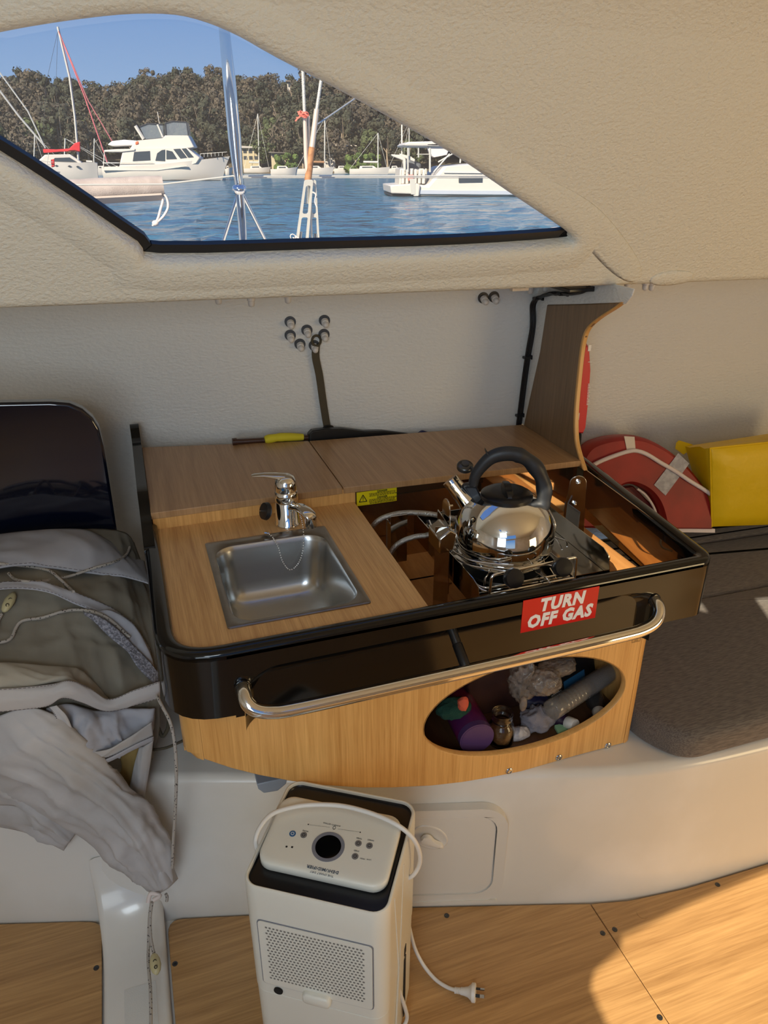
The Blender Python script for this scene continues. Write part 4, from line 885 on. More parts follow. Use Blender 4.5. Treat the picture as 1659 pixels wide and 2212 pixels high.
def stitch(line, m='thread', dx=(0, -.001, 0)):
    b = B(); 
    for i in range(0, len(line)-1):
        a, c = line[i]+Vector(dx), line[i+1]+Vector(dx)
        if (c-a).length > 1e-4: b.tube([a, a.lerp(c, .62)], .00055, 4)
    if b.v: mk('stitching', b, M[m], parent=CV, smooth=0)
# bulk
sheet([[(-240, 1165, 1.86), (-100, 1158, 1.84), (60, 1152, 1.80), (200, 1143, 1.79), (268, 1150, 1.78), (290, 1172, 1.76)],
       [(-240, 1225, 1.72), (-100, 1222, 1.69), (80, 1222, 1.66), (200, 1225, 1.65), (280, 1235, 1.64), (320, 1262, 1.62)],
       [(-240, 1300, 1.60), (-100, 1292, 1.55), (90, 1290, 1.53), (200, 1300, 1.51), (290, 1320, 1.50), (328, 1340, 1.48)],
       [(-240, 1380, 1.50), (-100, 1372, 1.46), (90, 1365, 1.45), (200, 1385, 1.43), (290, 1400, 1.42), (338, 1430, 1.40)],
       [(-240, 1450, 1.45), (-100, 1445, 1.41), (90, 1450, 1.37), (200, 1460, 1.36), (290, 1480, 1.35), (344, 1500, 1.34)],
       [(-240, 1540, 1.43), (-100, 1530, 1.38), (90, 1530, 1.33), (200, 1540, 1.33), (290, 1560, 1.33), (345, 1570, 1.33)],
       [(-240, 1640, 1.42), (-100, 1630, 1.37), (90, 1620, 1.32), (200, 1620, 1.32), (280, 1640, 1.32), (330, 1640, 1.32)]], 'canvas_body', M['canvaso'], n=12, fold=.0085, seed=1, freq=10)
# light panel across the top
e1, _ = sheet([[(-240, 1170, 1.80), (-60, 1160, 1.77), (60, 1147, 1.755), (175, 1143, 1.75), (230, 1165, 1.735), (270, 1195, 1.71), (312, 1212, 1.69)],
       [(-240, 1205, 1.70), (-60, 1195, 1.68), (60, 1180, 1.67), (175, 1180, 1.66), (235, 1200, 1.65), (280, 1222, 1.63), (320, 1245, 1.61)],
       [(-240, 1240, 1.63), (-60, 1236, 1.61), (40, 1222, 1.60), (110, 1228, 1.60), (200, 1240, 1.59), (270, 1247, 1.58), (327, 1262, 1.56)]], 'canvas_panel', M['canvasg'], n=8, fold=.004, seed=2, freq=7)
e1b = stitch(e1[1])
# hem arcs
e2, _ = sheet([[(-60, 1268, 1.53), (20, 1258, 1.52), (100, 1262, 1.51), (170, 1283, 1.50), (240, 1312, 1.48), (290, 1350, 1.45), (322, 1400, 1.42), (334, 1440, 1.40)],
       [(-60, 1284, 1.505), (20, 1272, 1.495), (100, 1280, 1.485), (160, 1305, 1.475), (225, 1332, 1.455), (275, 1370, 1.425), (310, 1415, 1.395), (328, 1455, 1.375)]], 'hem_band', M['canvasg'], n=8, fold=.003, seed=3, freq=8); stitch(e2[1]); stitch(e2[0])
sheet([[(205, 1322, 1.455), (240, 1318, 1.45), (285, 1345, 1.43), (318, 1395, 1.40), (334, 1445, 1.38)], [(190, 1330, 1.44), (232, 1352, 1.425), (270, 1395, 1.40), (300, 1430, 1.38), (335, 1470, 1.36)]], 'canvas_panel', M['canvasg'], n=8, fold=.003, seed=5, freq=8)
sheet([[(180, 1322, 1.43), (210, 1330, 1.42), (250, 1355, 1.405), (290, 1395, 1.385), (320, 1425, 1.37), (342, 1452, 1.355)],
       [(184, 1328, 1.42), (205, 1345, 1.41), (235, 1375, 1.39), (275, 1408, 1.37), (300, 1445, 1.35), (342, 1486, 1.335)]], 'hook_tape', M['velcro'], n=8, fold=.0015, seed=6, freq=30, label='rough grey hook-and-loop strip')
# tan fold and the wide hem
e3, _ = sheet([[(-240, 1448, 1.40), (-80, 1436, 1.36), (20, 1432, 1.345), (100, 1438, 1.34), (165, 1445, 1.34), (200, 1470, 1.335), (235, 1508, 1.33)],
       [(-240, 1470, 1.37), (-80, 1462, 1.325), (20, 1458, 1.31), (90, 1462, 1.305), (140, 1462, 1.305), (185, 1490, 1.31), (235, 1516, 1.31)],
       [(-240, 1495, 1.36), (-80, 1490, 1.31), (20, 1488, 1.298), (90, 1480, 1.292), (140, 1475, 1.29), (185, 1500, 1.292), (235, 1520, 1.295)]], 'canvas_panel', mat('tan_canvas', col(172, 164, 148), .9, var=((5, 5, 5), col(150, 142, 126), .4, .65)), n=8, fold=.005, seed=7)
e4, _ = sheet([[(-240, 1494, 1.352), (-60, 1490, 1.30), (40, 1485, 1.288), (110, 1478, 1.282), (150, 1470, 1.279), (190, 1484, 1.282), (235, 1510, 1.285), (290, 1490, 1.288), (345, 1472, 1.30)],
       [(-240, 1518, 1.338), (-60, 1514, 1.287), (40, 1510, 1.276), (105, 1502, 1.270), (145, 1488, 1.266), (188, 1503, 1.272), (235, 1526, 1.275), (290, 1510, 1.278), (346, 1490, 1.292)],
       [(-240, 1548, 1.34), (-60, 1542, 1.29), (40, 1534, 1.280), (100, 1526, 1.276), (135, 1508, 1.272), (180, 1518, 1.276), (230, 1536, 1.280), (290, 1524, 1.282), (346, 1508, 1.296)]], 'hem_band', M['canvasl'], n=8, fold=.002, seed=8, freq=6); stitch(e4[0]); stitch(e4[1])
# pocket fold under the hem
sheet([[(100, 1530, 1.30), (150, 1520, 1.30), (210, 1535, 1.30), (270, 1530, 1.30), (335, 1530, 1.30)],
       [(100, 1575, 1.30), (150, 1565, 1.29), (210, 1580, 1.275), (265, 1585, 1.285), (332, 1570, 1.30)],
       [(120, 1610, 1.30), (165, 1600, 1.285), (215, 1615, 1.265), (265, 1610, 1.28), (325, 1600, 1.29)],
       [(150, 1640, 1.29), (180, 1640, 1.28), (210, 1640, 1.27), (260, 1625, 1.275), (325, 1605, 1.285)]], 'canvas_panel', M['canvasg'], n=8, fold=.013, seed=9, freq=14)
e5, _ = sheet([[(105, 1528, 1.282), (118, 1545, 1.272), (135, 1585, 1.265), (160, 1620, 1.258), (195, 1640, 1.252), (235, 1635, 1.252), (285, 1612, 1.258), (331, 1590, 1.27)],
       [(122, 1524, 1.275), (145, 1548, 1.265), (162, 1585, 1.258), (182, 1612, 1.250), (205, 1624, 1.246), (235, 1618, 1.248), (280, 1592, 1.255), (328, 1560, 1.272)]], 'hem_band', M['canvasl'], n=8, fold=.0015, seed=10); stitch(e5[0])
b_ = B()
e5b, _ = sheet([[(100, 1545, 1.28), (120, 1585, 1.27), (155, 1625, 1.26), (190, 1652, 1.25), (225, 1650, 1.25), (285, 1622, 1.255), (332, 1600, 1.268)], [(106, 1540, 1.276), (128, 1580, 1.264), (162, 1618, 1.254), (195, 1644, 1.246), (225, 1642, 1.247), (285, 1612, 1.252), (332, 1592, 1.266)]], 'hem_band', M['canvasg'], n=6, fold=.001, seed=11)
sheet([[(300, 1615, 1.28), (315, 1610, 1.272), (331, 1600, 1.275)], [(288, 1660, 1.285), (306, 1655, 1.272), (325, 1650, 1.277)], [(274, 1735, 1.292), (292, 1748, 1.282), (306, 1760, 1.286)]], 'canvas_strap', M['canvasl'], n=8, fold=.002, seed=12)
sheet([[(255, 1625, 1.31), (300, 1615, 1.30)], [(262, 1660, 1.305), (295, 1665, 1.30)], [(240, 1690, 1.31), (285, 1715, 1.30)]], 'canvas_panel', mat('ochre_canvas', col(150, 124, 70), .9), n=8, fold=.003, seed=13)
# the long tail that hangs to the floor
sheet([[(-240, 1655, 1.40), (-120, 1600, 1.35), (0, 1545, 1.30), (75, 1530, 1.285), (140, 1560, 1.29)],
       [(-120, 1740, 1.37), (-30, 1660, 1.31), (60, 1600, 1.27), (130, 1585, 1.255), (200, 1625, 1.27)],
       [(30, 1740, 1.32), (75, 1690, 1.275), (130, 1650, 1.245), (190, 1640, 1.24), (245, 1690, 1.26)],
       [(120, 1775, 1.29), (150, 1745, 1.255), (195, 1705, 1.23), (245, 1695, 1.23), (285, 1735, 1.25)],
       [(195, 1818, 1.28), (215, 1790, 1.24), (250, 1755, 1.215), (295, 1750, 1.22), (325, 1785, 1.24)],
       [(240, 1865, 1.27), (260, 1835, 1.235), (292, 1805, 1.21), (330, 1800, 1.215), (350, 1830, 1.235)],
       [(290, 1900, 1.26), (302, 1880, 1.23), (325, 1858, 1.21), (350, 1850, 1.21), (368, 1868, 1.23)],
       [(325, 1930, 1.255), (335, 1926, 1.22), (352, 1922, 1.205), (370, 1910, 1.21), (383, 1895, 1.23)]], 'canvas_tail', M['canvasl'], n=10, fold=.010, seed=14, freq=8)
sheet([[(200, 1650, 1.29), (240, 1655, 1.275), (270, 1690, 1.275)], [(245, 1700, 1.285), (275, 1715, 1.265), (300, 1745, 1.27)], [(290, 1740, 1.275), (315, 1765, 1.262), (330, 1790, 1.27)], [(330, 1790, 1.27), (348, 1815, 1.262), (352, 1840, 1.27)]], 'canvas_panel', M['canvasl'], n=7, fold=.003, seed=15)
sheet([[(318, 1910, 1.245), (345, 1885, 1.20), (372, 1866, 1.235)], [(340, 1932, 1.245), (362, 1920, 1.195), (385, 1898, 1.235)]], 'tail_cuff', M['canvasl'], n=6, fold=.001, seed=16)
# left flap
sheet([[(-240, 1700, 1.40), (-120, 1660, 1.36), (-20, 1625, 1.33), (60, 1640, 1.33)], [(-140, 1755, 1.39), (-50, 1700, 1.34), (20, 1680, 1.31), (85, 1700, 1.33)], [(-30, 1780, 1.365), (30, 1730, 1.325), (75, 1725, 1.305), (120, 1745, 1.325)], [(60, 1800, 1.34), (90, 1775, 1.31), (120, 1770, 1.30), (152, 1782, 1.32)], [(138, 1838, 1.33), (146, 1825, 1.31), (155, 1812, 1.305), (166, 1797, 1.32)]], 'canvas_flap', M['canvasl'], n=9, fold=.009, seed=17, freq=8)
# shock cords lying on it
bm_ = B()
for q in allcv: bm_.add(q.v, q.f)
bvh = BVHTree.FromPolygons([tuple(v) for v in bm_.v], [list(f) for f in bm_.f])
def onit(px, py, lift=.007):
    d = ray(px, py).normalized(); h = bvh.ray_cast(O, d)
    return (h[0]-d*lift) if h[0] is not None else None
def cordline(pix, label, name='shock_cord', r=.0034):
    out = []
    for q in pix:
        p = onit(q[0], q[1]) if len(q) == 2 else ony(*q)
        if p is None: p = ony(q[0], q[1], 1.28)
        out.append(p)
    cc = catmull(out, 10)
    sm = [sum(cc[max(0, i-3):i+4], Vector())/len(cc[max(0, i-3):i+4]) for i in range(len(cc))]
    b = B(); b.tube(sm, r, 8); o = mk(name, b, M['cord'], origin=sm[0], smooth=60); tag(o, label, 'cord', 'shock cords of the canvas cover'); return sm
cordline([(-60, 1210), (0, 1218), (60, 1223), (105, 1232), (125, 1247), (145, 1265), (160, 1280)], 'flecked shock cord running in from the left edge to the canvas hem')
cordline([(18, 1237), (30, 1250), (55, 1256), (95, 1255), (150, 1245), (200, 1228), (245, 1215), (272, 1200), (281, 1180)], 'flecked shock cord looping across the top of the canvas')
cordline([(-40, 1390), (5, 1387), (25, 1378), (35, 1355), (50, 1340), (90, 1335), (130, 1322), (165, 1317), (205, 1322), (240, 1340), (270, 1368), (282, 1378)], 'flecked shock cord snaking over the middle of the canvas')
s4 = cordline([(338, 1500, 1.285), (350, 1525, 1.25), (368, 1560, 1.22), (378, 1610, 1.20), (381, 1680, 1.19), (378, 1760, 1.19), (374, 1820, 1.195), (372, 1880, 1.20)], 'flecked shock cord hanging straight down in front of the bench')
s5 = cordline([(328, 1945, 1.21), (323, 1980, 1.20), (321, 2040, 1.16), (320, 2080, 1.12), (325, 2140, 1.06), (326, 2230, .98)], 'flecked shock cord trailing from the canvas tail along the floor spine')
s6 = cordline([(329, 1945, 1.208), (324, 1985, 1.195), (326, 2030, 1.16), (333, 2062, 1.13)], 'short flecked cord ending in the toggle over the floor spine')
cordline([(358, 1930, 1.22), (361, 1938, 1.218), (360, 1948, 1.215)], 'cut cord end poking out below the canvas tail')
b = B(); b.tube(catmull([ony(320, 1950, 1.21), ony(326, 1930, 1.22), ony(345, 1935, 1.21), ony(330, 1945, 1.205)], 5), .005, 8); mk('tail_knot', b, M['ropew'], parent=CV, smooth=60)
b = B(); b.tube(catmull([ony(338, 1560, 1.34), ony(350, 1590, 1.33), ony(362, 1575, 1.33), ony(365, 1555, 1.34)], 5), .004, 8); b.tube(catmull([ony(330, 1620, 1.32), ony(360, 1615, 1.31), ony(395, 1600, 1.31)], 5), .003, 8); tag(mk('thin_line', b, M['webbing'], origin=ony(350, 1600, 1.32), smooth=60), 'thin dark line looped in the gap between canvas and galley corner', 'line')
def toggle(p0, p1, label):
    p0, p1 = Vector(p0), Vector(p1); ax = (p1-p0); b = B()
    b.tube([p0, p0.lerp(p1, .08), p0.lerp(p1, .3), p0.lerp(p1, .6), p0.lerp(p1, .85), p1], [.003, .007, .0105, .0115, .0085, .003], 14, flat=.75)
    t = thing('cord_toggle', label, 'toggle', p0.lerp(p1, .5)); mk('toggle_body', b, M['toggle'], parent=t, smooth=60)
    b = B()
    for f_ in (.36, .64):
        q = p0.lerp(p1, f_); n_ = (O-q).normalized(); b.lathe([(.0034, .006), (.0038, .0098), (.002, .0092), (0, .006)], q, n_, 12)
    mk('toggle_holes', b, M['webbing'], parent=t)
p_ = onit(8, 1322, .012) or ony(8, 1322, 1.45); toggle(p_, (onit(30, 1280, .012) or ony(30, 1280, 1.5)), 'ivory plastic toggle lying on the canvas at the left edge')
toggle(ony(332, 2060, 1.13), ony(339, 2105, 1.085), 'ivory plastic toggle hanging over the floor spine')
cordline([(5, 1325), (-5, 1345), (-12, 1380)], 'bit of flecked cord running from the toggle to the left edge')

# ================================================================== DEHUMIDIFIER
dX = Vector((.84, -.5424, 0)).normalized(); dY = Vector((-dX.y, dX.x, 0)); DO = Vector((.063, .884, 0))-dX*.013-dY*.008; DW, DD, DH = .254, .243, .52
def DF(a, c, z): return DO+dX*a+dY*c+Vector((0, 0, z))
dc = DF(DW/2, DD/2, 0); D = thing('dehumidifier', 'white portable dehumidifier with black top tray and tilted control lid', 'dehumidifier', dc)
def ring_d(ins, z, r=.03, front=0): return [DF(a, c, z) for a, c in rrect(ins, DW-ins, ins+front, DD-ins, max(r-ins, .004), 7)]
b = B(); b.loft([ring_d(.010, 0), ring_d(.004, .012), ring_d(.003, .17), ring_d(.002, .245), ring_d(.003, .2455), ring_d(.003, .2485), ring_d(.001, .249), ring_d(0, .47), ring_d(0, .514), ring_d(.0015, .519), ring_d(.004, .520), ring_d(.006, .5185), ring_d(.007, .512)], cap=False)
mk('housing', b, M['dehu'], parent=D, smooth=40)
b = B(); b.loft([ring_d(.0065, .511), ring_d(.0065, .5145), ring_d(.010, .510), ring_d(.017, .486), ring_d(.030, .480)]); tr = mk('top_tray', b, M['plastic'], parent=D, smooth=50)
b = B()
for k in range(24):
    a = .03+.0078*k; b.box(-.0011, .0011, -.0008, .0008, 0, 1, Matrix.Translation(Vector((0, 0, 0))))
    b.v[-8:] = [DF(a+dx, dy, dz) for dx, dy, dz in ((-.001, DD-.012, .511), (.001, DD-.012, .511), (-.001, DD-.0125, .511), (.001, DD-.0125, .511), (-.001, DD-.045, .488), (.001, DD-.045, .488), (-.001, DD-.046, .4885), (.001, DD-.046, .4885))]
b = B()
for k in range(25):
    a = .028+.0079*k; q = [(a-.0011, DD-.012), (a+.0011, DD-.012), (a+.0011, DD-.055), (a-.0011, DD-.055)]
    b.add([DF(x, y, z) for x, y in q for z in (.486, .4965)], [(0, 2, 3, 1), (2, 4, 5, 3), (4, 6, 7, 5), (6, 0, 1, 7), (1, 3, 5, 7), (0, 6, 4, 2)])
for j in range(4):
    y = DD-.020-.010*j; b.add([DF(x, yy, z) for x, yy in ((.028, y-.001), (DW-.028, y-.001), (DW-.028, y+.001), (.028, y+.001)) for z in (.486, .4955)], [(0, 2, 3, 1), (2, 4, 5, 3), (4, 6, 7, 5), (6, 0, 1, 7), (1, 3, 5, 7), (0, 6, 4, 2)])
gr = mk('outlet_grille', b, M['rubber'], parent=D, smooth=0); gr['kind'] = 'stuff'
# control lid: plane tilted up at the back
lpx = [(553, 1865), (838, 1935), (872, 1768), (604, 1733)]
def lz(c): return .523+.028*c/DD
def lidinv(px, py):
    q = onz(px, py, .535)-DO; return q.dot(dX), q.dot(dY)
l4 = [lidinv(*q) for q in ((553, 1893), (842, 1932), (868, 1768), (596, 1735))]
La0, La1, Lc0, Lc1 = .012, .240, .042, .182
def lring(ins, dz, r=.026): return [DF(a, c, .522+(c-Lc0)*.10+dz) for a, c in rrect(La0+ins, La1-ins, Lc0+ins, Lc1-ins, r-ins, 7)]
b = B(); b.loft([lring(.004, -.012), lring(0, -.008), lring(0, .004), lring(.002, .0065), lring(.006, .0078), lring(.012, .0080)]); lid = mk('control_lid', b, M['dehu'], parent=D, smooth=50)
def LPf(a, c, d=.0082): return DF(a, c, .522+(c-Lc0)*.10+d)
def lpx_(px, py):
    z = .54
    for _ in range(4):
        q = onz(px, py, z)-DO; a, c = q.dot(dX), q.dot(dY); z = .522+(c-Lc0)*.10+.0082
    return a, c
def ldisc(px, py, r, m, name, d0=.0078, d1=.0088, r_in=0, par=lid):
    a, c = lpx_(px, py); bb = B(); n = 36
    o_ = [(a+r*math.cos(2*PI*k/n), c+r*math.sin(2*PI*k/n)) for k in range(n)]
    h = [[(a+r_in*math.cos(2*PI*k/n), c+r_in*math.sin(2*PI*k/n)) for k in range(n)]] if r_in else []
    bb.prism(o_, lambda x, y, d: LPf(x, y, d), d0, d1, holes=h); return mk(name, bb, m, parent=par, smooth=30)
dr = ldisc(709, 1829, .0285, M['grey'], 'display_ring', r_in=.0225); ldisc(709, 1829, .0226, M['black'], 'display', d1=.0084)
for px, py, m in ((632, 1801, 'btnb'), (656, 1804, 'btn'), (774, 1822, 'btn'), (798, 1827, 'btn'), (767, 1850, 'btn')):
    k_ = ldisc(px, py, .0058, M[m], 'touch_button')
    a, c = lpx_(px, py); bb = B(); n = 14
    bb.prism([(a+.003*math.cos(2*PI*k/n), c+.003*math.sin(2*PI*k/n)) for k in range(n)], lambda x, y, d: LPf(x, y, d), .0088, .0091, holes=[[(a+.0023*math.cos(2*PI*k/n), c+.0023*math.sin(2*PI*k/n)) for k in range(n)]])
    mk('button_icon', bb, M['whitep'] if m == 'btnb' else M['ink'], parent=k_, smooth=0)
ux = -dX; uy = (-dY+Vector((0, 0, -.10))).normalized()
def ltext(s, px, py, size, m='ink', **k):
    a, c = lpx_(px, py); return text(s, size, LPf(a, c, .0084), ux, uy, lid, M[m], depth=.0001, res=1, **k)
ltext('DEHUMIDIFIER', 697, 1878, .0078, 'inkb', bold=.0002, fit=.056); ltext('THE SMART DRY', 695, 1888, .0052, 'inkb', fit=.041)
ltext('MODE', 660, 1795, .0038); ltext('TIMER', 776, 1811, .0038); ltext('NIGHT', 801, 1815, .0038); ltext('SPEED', 770, 1838, .0038); ltext('HUMIDITY SETTING', 717, 1781, .0036)
ltext('LOW', 797, 1857, .0034); ltext('HIGH', 783, 1855, .0034)
b = B()
for (xa, ya, xb, yb2, n) in ((670, 1782, 711, 1787, 15), (731, 1791, 774, 1797, 15)):
    for k in range(n):
        a, c = lpx_(xa+(xb-xa)*k/(n-1), ya+(yb2-ya)*k/(n-1)); b.add([LPf(a+dx, c+dy, dz) for dx, dy in ((-.0004, -.0006), (.0004, -.0006), (.0004, .0006), (-.0004, .0006)) for dz in (.0079, .0084)], [(1, 3, 5, 7)])
for px, py, s_ in ((666, 1781, .0011), (778, 1798, .0011), (619, 1829, .0017), (631, 1830, .0017)):
    a, c = lpx_(px, py); b.add([LPf(a+dx*s_, c+dy*s_, .0084) for dx, dy in ((-1, -1), (1, -1), (1, 1), (-1, 1))], [(0, 1, 2, 3)])
a, c = lpx_(722, 1788)
dro = [(a+.0028*math.cos(t)*(1 if math.sin(t) < 0 else 1-math.sin(t)**2*.7), c-.0002+.0034*math.sin(t)*(1 if math.sin(t) < 0 else 1.35)) for t in (2*PI*k/20 for k in range(20))]
b.prism(dro, lambda x, y, d: LPf(x, y, d), .0079, .0084, holes=[[(a+(x-a)*.75, c+(y-c)*.75) for x, y in dro]])
mk('panel_marks', b, M['ink'], parent=lid, smooth=0)
# front: perforated filter door, pull, drain port
def FFr(a, z, d): return DO+dX*a+Vector((0, 0, z))-dY*d
fa0, fa1, fz0, fz1 = .026, .231, .276, .444
b = B(); b.prism(rrect(fa0, fa1, fz0, fz1, .008), FFr, -.004, .0012, holes=[rrect(fa0+.0012, fa1-.0012, fz0+.0012, fz1-.0012, .007)]); mk('door_seam', b, M['grey'], parent=D, smooth=0)
hl_ = []
b = B(); b.prism(rrect(fa0+.0018, fa1-.0018, fz0+.0018, fz1-.0018, .007), FFr, -.003, .0022); fd = mk('filter_door', b, M['dehu'], parent=D, bevel=.001)
b = B(); ny_, nx_ = 19, 27
for j in range(ny_):
    for i in range(nx_):
        a = fa0+.017+.0067*i+.00335*(j % 2); z = fz1-.014-.0074*j
        if a > fa1-.014: continue
        b.add([FFr(a+dx, z+dz, .0026) for dx, dz in ((-.0021, -.0008), (-.0011, -.0021), (.0011, -.0021), (.0021, -.0008), (.0021, .0006), (.0011, .0017), (-.0011, .0017), (-.0021, .0006))], [tuple(range(8))])
ph = mk('perforation', b, mat('perforation_shade', col(120, 118, 112), .6), parent=fd, smooth=0); ph['kind'] = 'stuff'
b = B(); pm = (fa0+fa1)/2; b.loft([[FFr(a, z, d) for a, z in rrect(pm-.026+k, pm+.026-k, fz0-.014+k, fz0+.012-k, .010-k*.6)] for k, d in ((0, 0), (0, .008), (.001, .011), (.004, .0125))]); mk('door_pull', b, M['dehu'], parent=fd, smooth=50)
b = B(); p = FFr(fa0+.028, .262, .0012); b.lathe([(.0085, -.001), (.0085, .001), (0, .001)], p, -dY, 20); mk('drain_port', b, M['hole'], parent=D)
# right side: slotted moulding
b = B()
for z0_, z1_ in ((.02, .20), (.21, .232)): 
    b.add([DO+dX*(DW-.0025)+dY*y+Vector((0, 0, z)) + dX*dd for y in (.150, .162) for z in (z0_, z1_) for dd in (0, .0015)], [(0, 1, 3, 2), (4, 6, 7, 5), (1, 5, 7, 3)])
mk('side_slot', b, M['hole'], parent=D, smooth=0)
b = B()
for y, y2 in ((.05, .09), (.12, .10)):
    b.tube([DO+dX*(DW)+dY*y+Vector((0, 0, .50)), DO+dX*(DW)+dY*y2+Vector((0, 0, .27)), DO+dX*(DW-.002)+dY*(y2-.02)+Vector((0, 0, .03))], .0012, 6)
mk('side_crease', b, M['dehu'], parent=D, smooth=60)
# cord over the lid, round the side, and away to the plug
CO = thing('power_cord', 'white power cord draped over the dehumidifier and ending in a three-pin plug', 'power cord', onz(905, 1900, .3))
cpx = [(556, 1842, .50), (552, 1815, .53), (563, 1785, .545), (590, 1757, .553), (640, 1742, .554), (690, 1738, .555), (740, 1741, .556), (790, 1753, .556), (835, 1770, .553), (870, 1790, .545), (895, 1815, .52), (907, 1845, .47), (905, 1870, .43), (893, 1890, .41), (879, 1898, .40)]
b = B(); b.tube(catmull([onz(*q) for q in cpx], 6), .0042, 10)
tail = [(878, 1935, .30), (878, 1965, .22), (886, 2010, .12), (897, 2050, .05), (915, 2085, .02), (940, 2115, .008), (965, 2132, .006), (984, 2139, .009)]
b.tube(catmull([onz(*q) for q in tail], 6), .0040, 10)
b.tube(catmull([onz(860, 2130, .16), onz(866, 2150, .12), onz(876, 2180, .06), onz(879, 2200, .02), onz(870, 2218, .006), onz(850, 2225, .006)], 6), .004, 10)
mk('cable', b, M['cable'], parent=CO, smooth=60)
pa_ = onz(982, 2139, .012); pb_ = onz(1036, 2146, .017); pd = (pb_-pa_).normalized(); b = B()
b.lathe([(.0062, 0), (.0065, .003), (.0055, .004), (.0065, .006), (.0055, .0075), (.0068, .0095), (.0056, .011), (.0072, .013), (.008, .02), (.010, .028), (.0145, .034), (.0185, .037), (.0185, .0435), (.0165, .045)], pa_, pd, 24)
pg = mk('plug', b, M['cable'], parent=CO, smooth=50)
sdv = pd.cross(Vector((0, 0, 1))).normalized(); pu = sdv.cross(pd)
for k_, (s_, u_, ro) in enumerate(((-.0075, .003, .5), (.0075, .003, -.5), (0, -.008, 0))):
    base = pa_+pd*.045+sdv*s_+pu*u_; d1 = (sdv*math.cos(ro)+pu*math.sin(ro)) if k_ < 2 else pu; d2 = pd.cross(d1).normalized(); b = B()
    for nm, l0, l1, mm in (('pin_sleeve', 0, .009, 'plastic'), ('pin', .009, .018, 'steel')):
        b = B(); b.add([base+pd*l+d1*(.0032*x)+d2*(.0009*y) for l in (l0, l1) for x, y in ((-1, -1), (1, -1), (1, 1), (-1, 1))], [(0, 1, 2, 3), (4, 7, 6, 5), (0, 4, 5, 1), (1, 5, 6, 2), (2, 6, 7, 3), (3, 7, 4, 0)]); mk(nm, b, M[mm], parent=pg, smooth=0)

# ================================================================== CONTENTS OF THE OVAL STOWAGE
fz = .4352
def S3(px, py, y): return ony(px, py, y)
bt = B(); A_, C_ = S3(1030, 1590, 1.115), S3(975, 1520, 1.27); A_.z = fz+.040; C_.z = fz+.042
TU = thing('purple_canister', 'purple and violet canister lying in the left of the oval stowage', 'canister', A_)
ax = (C_-A_).normalized(); bt.lathe([(.037, 0), (.039, .002), (.039, .14), (.037, .142)], A_, ax, 32); mk('canister_wall', bt, mat('purple_print', col(70, 20, 66), .4, var=((9, 9, 9), col(104, 20, 60), .45, .6)), parent=TU, smooth=50)
bt = B(); bt.lathe([(.0395, -.002), (.0395, .012), (.0392, .012)], A_, ax, 32); bt.lathe([(.0355, -.0025), (.0355, -.001)], A_, ax, 32); mk('canister_rim', bt, mat('violet_plastic', col(78, 54, 98), .4), parent=TU, smooth=50)
J = S3(1080, 1608, 1.125); J.z = fz; JR = thing('glass_jar', 'open glass jar of brown granules in the oval stowage', 'jar', J)
b = B(); b.lathe([(.020, .001), (.027, .004), (.029, .012), (.029, .045), (.026, .055), (.021, .060), (.0215, .066), (.0235, .068), (.0225, .072), (.0215, .078), (.0235, .081), (.0235, .085), (.021, .086), (.0195, .080), (.0185, .062), (.024, .053), (.027, .044), (.027, .012), (.018, .004)], J, seg=32); mk('jar_glass', b, mat('jar_glass', (.95, .97, .95, 1), .02, trans=1, ior=1.45), parent=JR, smooth=60)
b = B(); b.lathe([(.0175, .0045), (.0265, .012), (.0265, .034), (0, .036)], J, seg=28); mk('granules', b, mat('brown_granules', col(104, 66, 22), .9, bump=((400, 400, 400), 1, .002)), parent=JR)
def blob(c, r, s_, m, name, label, cat, amp=.3, fr=18, seed=0, alpha=None):
    c = Vector((c.x, c.y, max(c.z, fz+r*s_[2]*.8))); bb = B(); bb.ball(c, r, 48, 34, s_); C0 = Vector(c)
    for i, q in enumerate(bb.v):
        d_ = (q-C0); k = .9+amp*noise.noise(q*fr+Vector((seed, 0, 0)))+amp*.8*(1-abs(noise.noise(q*fr*1.7+Vector((0, seed, 0)))*2))**2+amp*.5*(1-abs(noise.noise(q*fr*4+Vector((0, 0, seed)))*2))**2; bb.v[i] = C0+d_*k
        if bb.v[i].z < fz+.001: bb.v[i].z = fz+.001
    return tag(mk(name, bb, m, origin=c, smooth=180), label, cat)
plas = mat('crinkled_clear_plastic', col(150, 138, 126), .16, alpha=.5, coat=.8, bump=((70, 70, 70), 1, .012))
blob(S3(1130, 1470, 1.16), .036, (.8, .7, 1.25), plas, 'plastic_bag', 'crinkled clear plastic bag at the top of the oval stowage', 'bag', .35, 26, 3)
blob(S3(1175, 1475, 1.13), .033, (1.1, .8, .9), plas, 'plastic_bag', 'knotted clear plastic bag right of the first in the stowage', 'bag', .25, 26, 9)
blob(S3(1130, 1520, 1.12), .014, (.6, .6, 1.4), plas, 'plastic_bag', 'twisted tail of clear plastic bag hanging above the jar', 'bag', .2, 30, 5)
blob(S3(1205, 1440, 1.17), .036, (1.3, .7, .5), plas, 'plastic_bag', 'flattened clear plastic bag under the top edge of the oval', 'bag', .2, 26, 15)
blob(S3(1160, 1585, 1.15), .036, (1.15, .8, .75), mat('grey_towelling', col(128, 124, 130), .95, bump=((400, 400, 400), .8, .002)), 'grey_cloth', 'crumpled grey towelling cloth beside the jar in the stowage', 'cloth', .35, 20, 2)
blob(S3(1120, 1605, 1.125), .022, (1.2, .7, .7), M['tape'], 'sock', 'rolled grey sock at the lower edge of the oval', 'sock', .2, 24, 4)
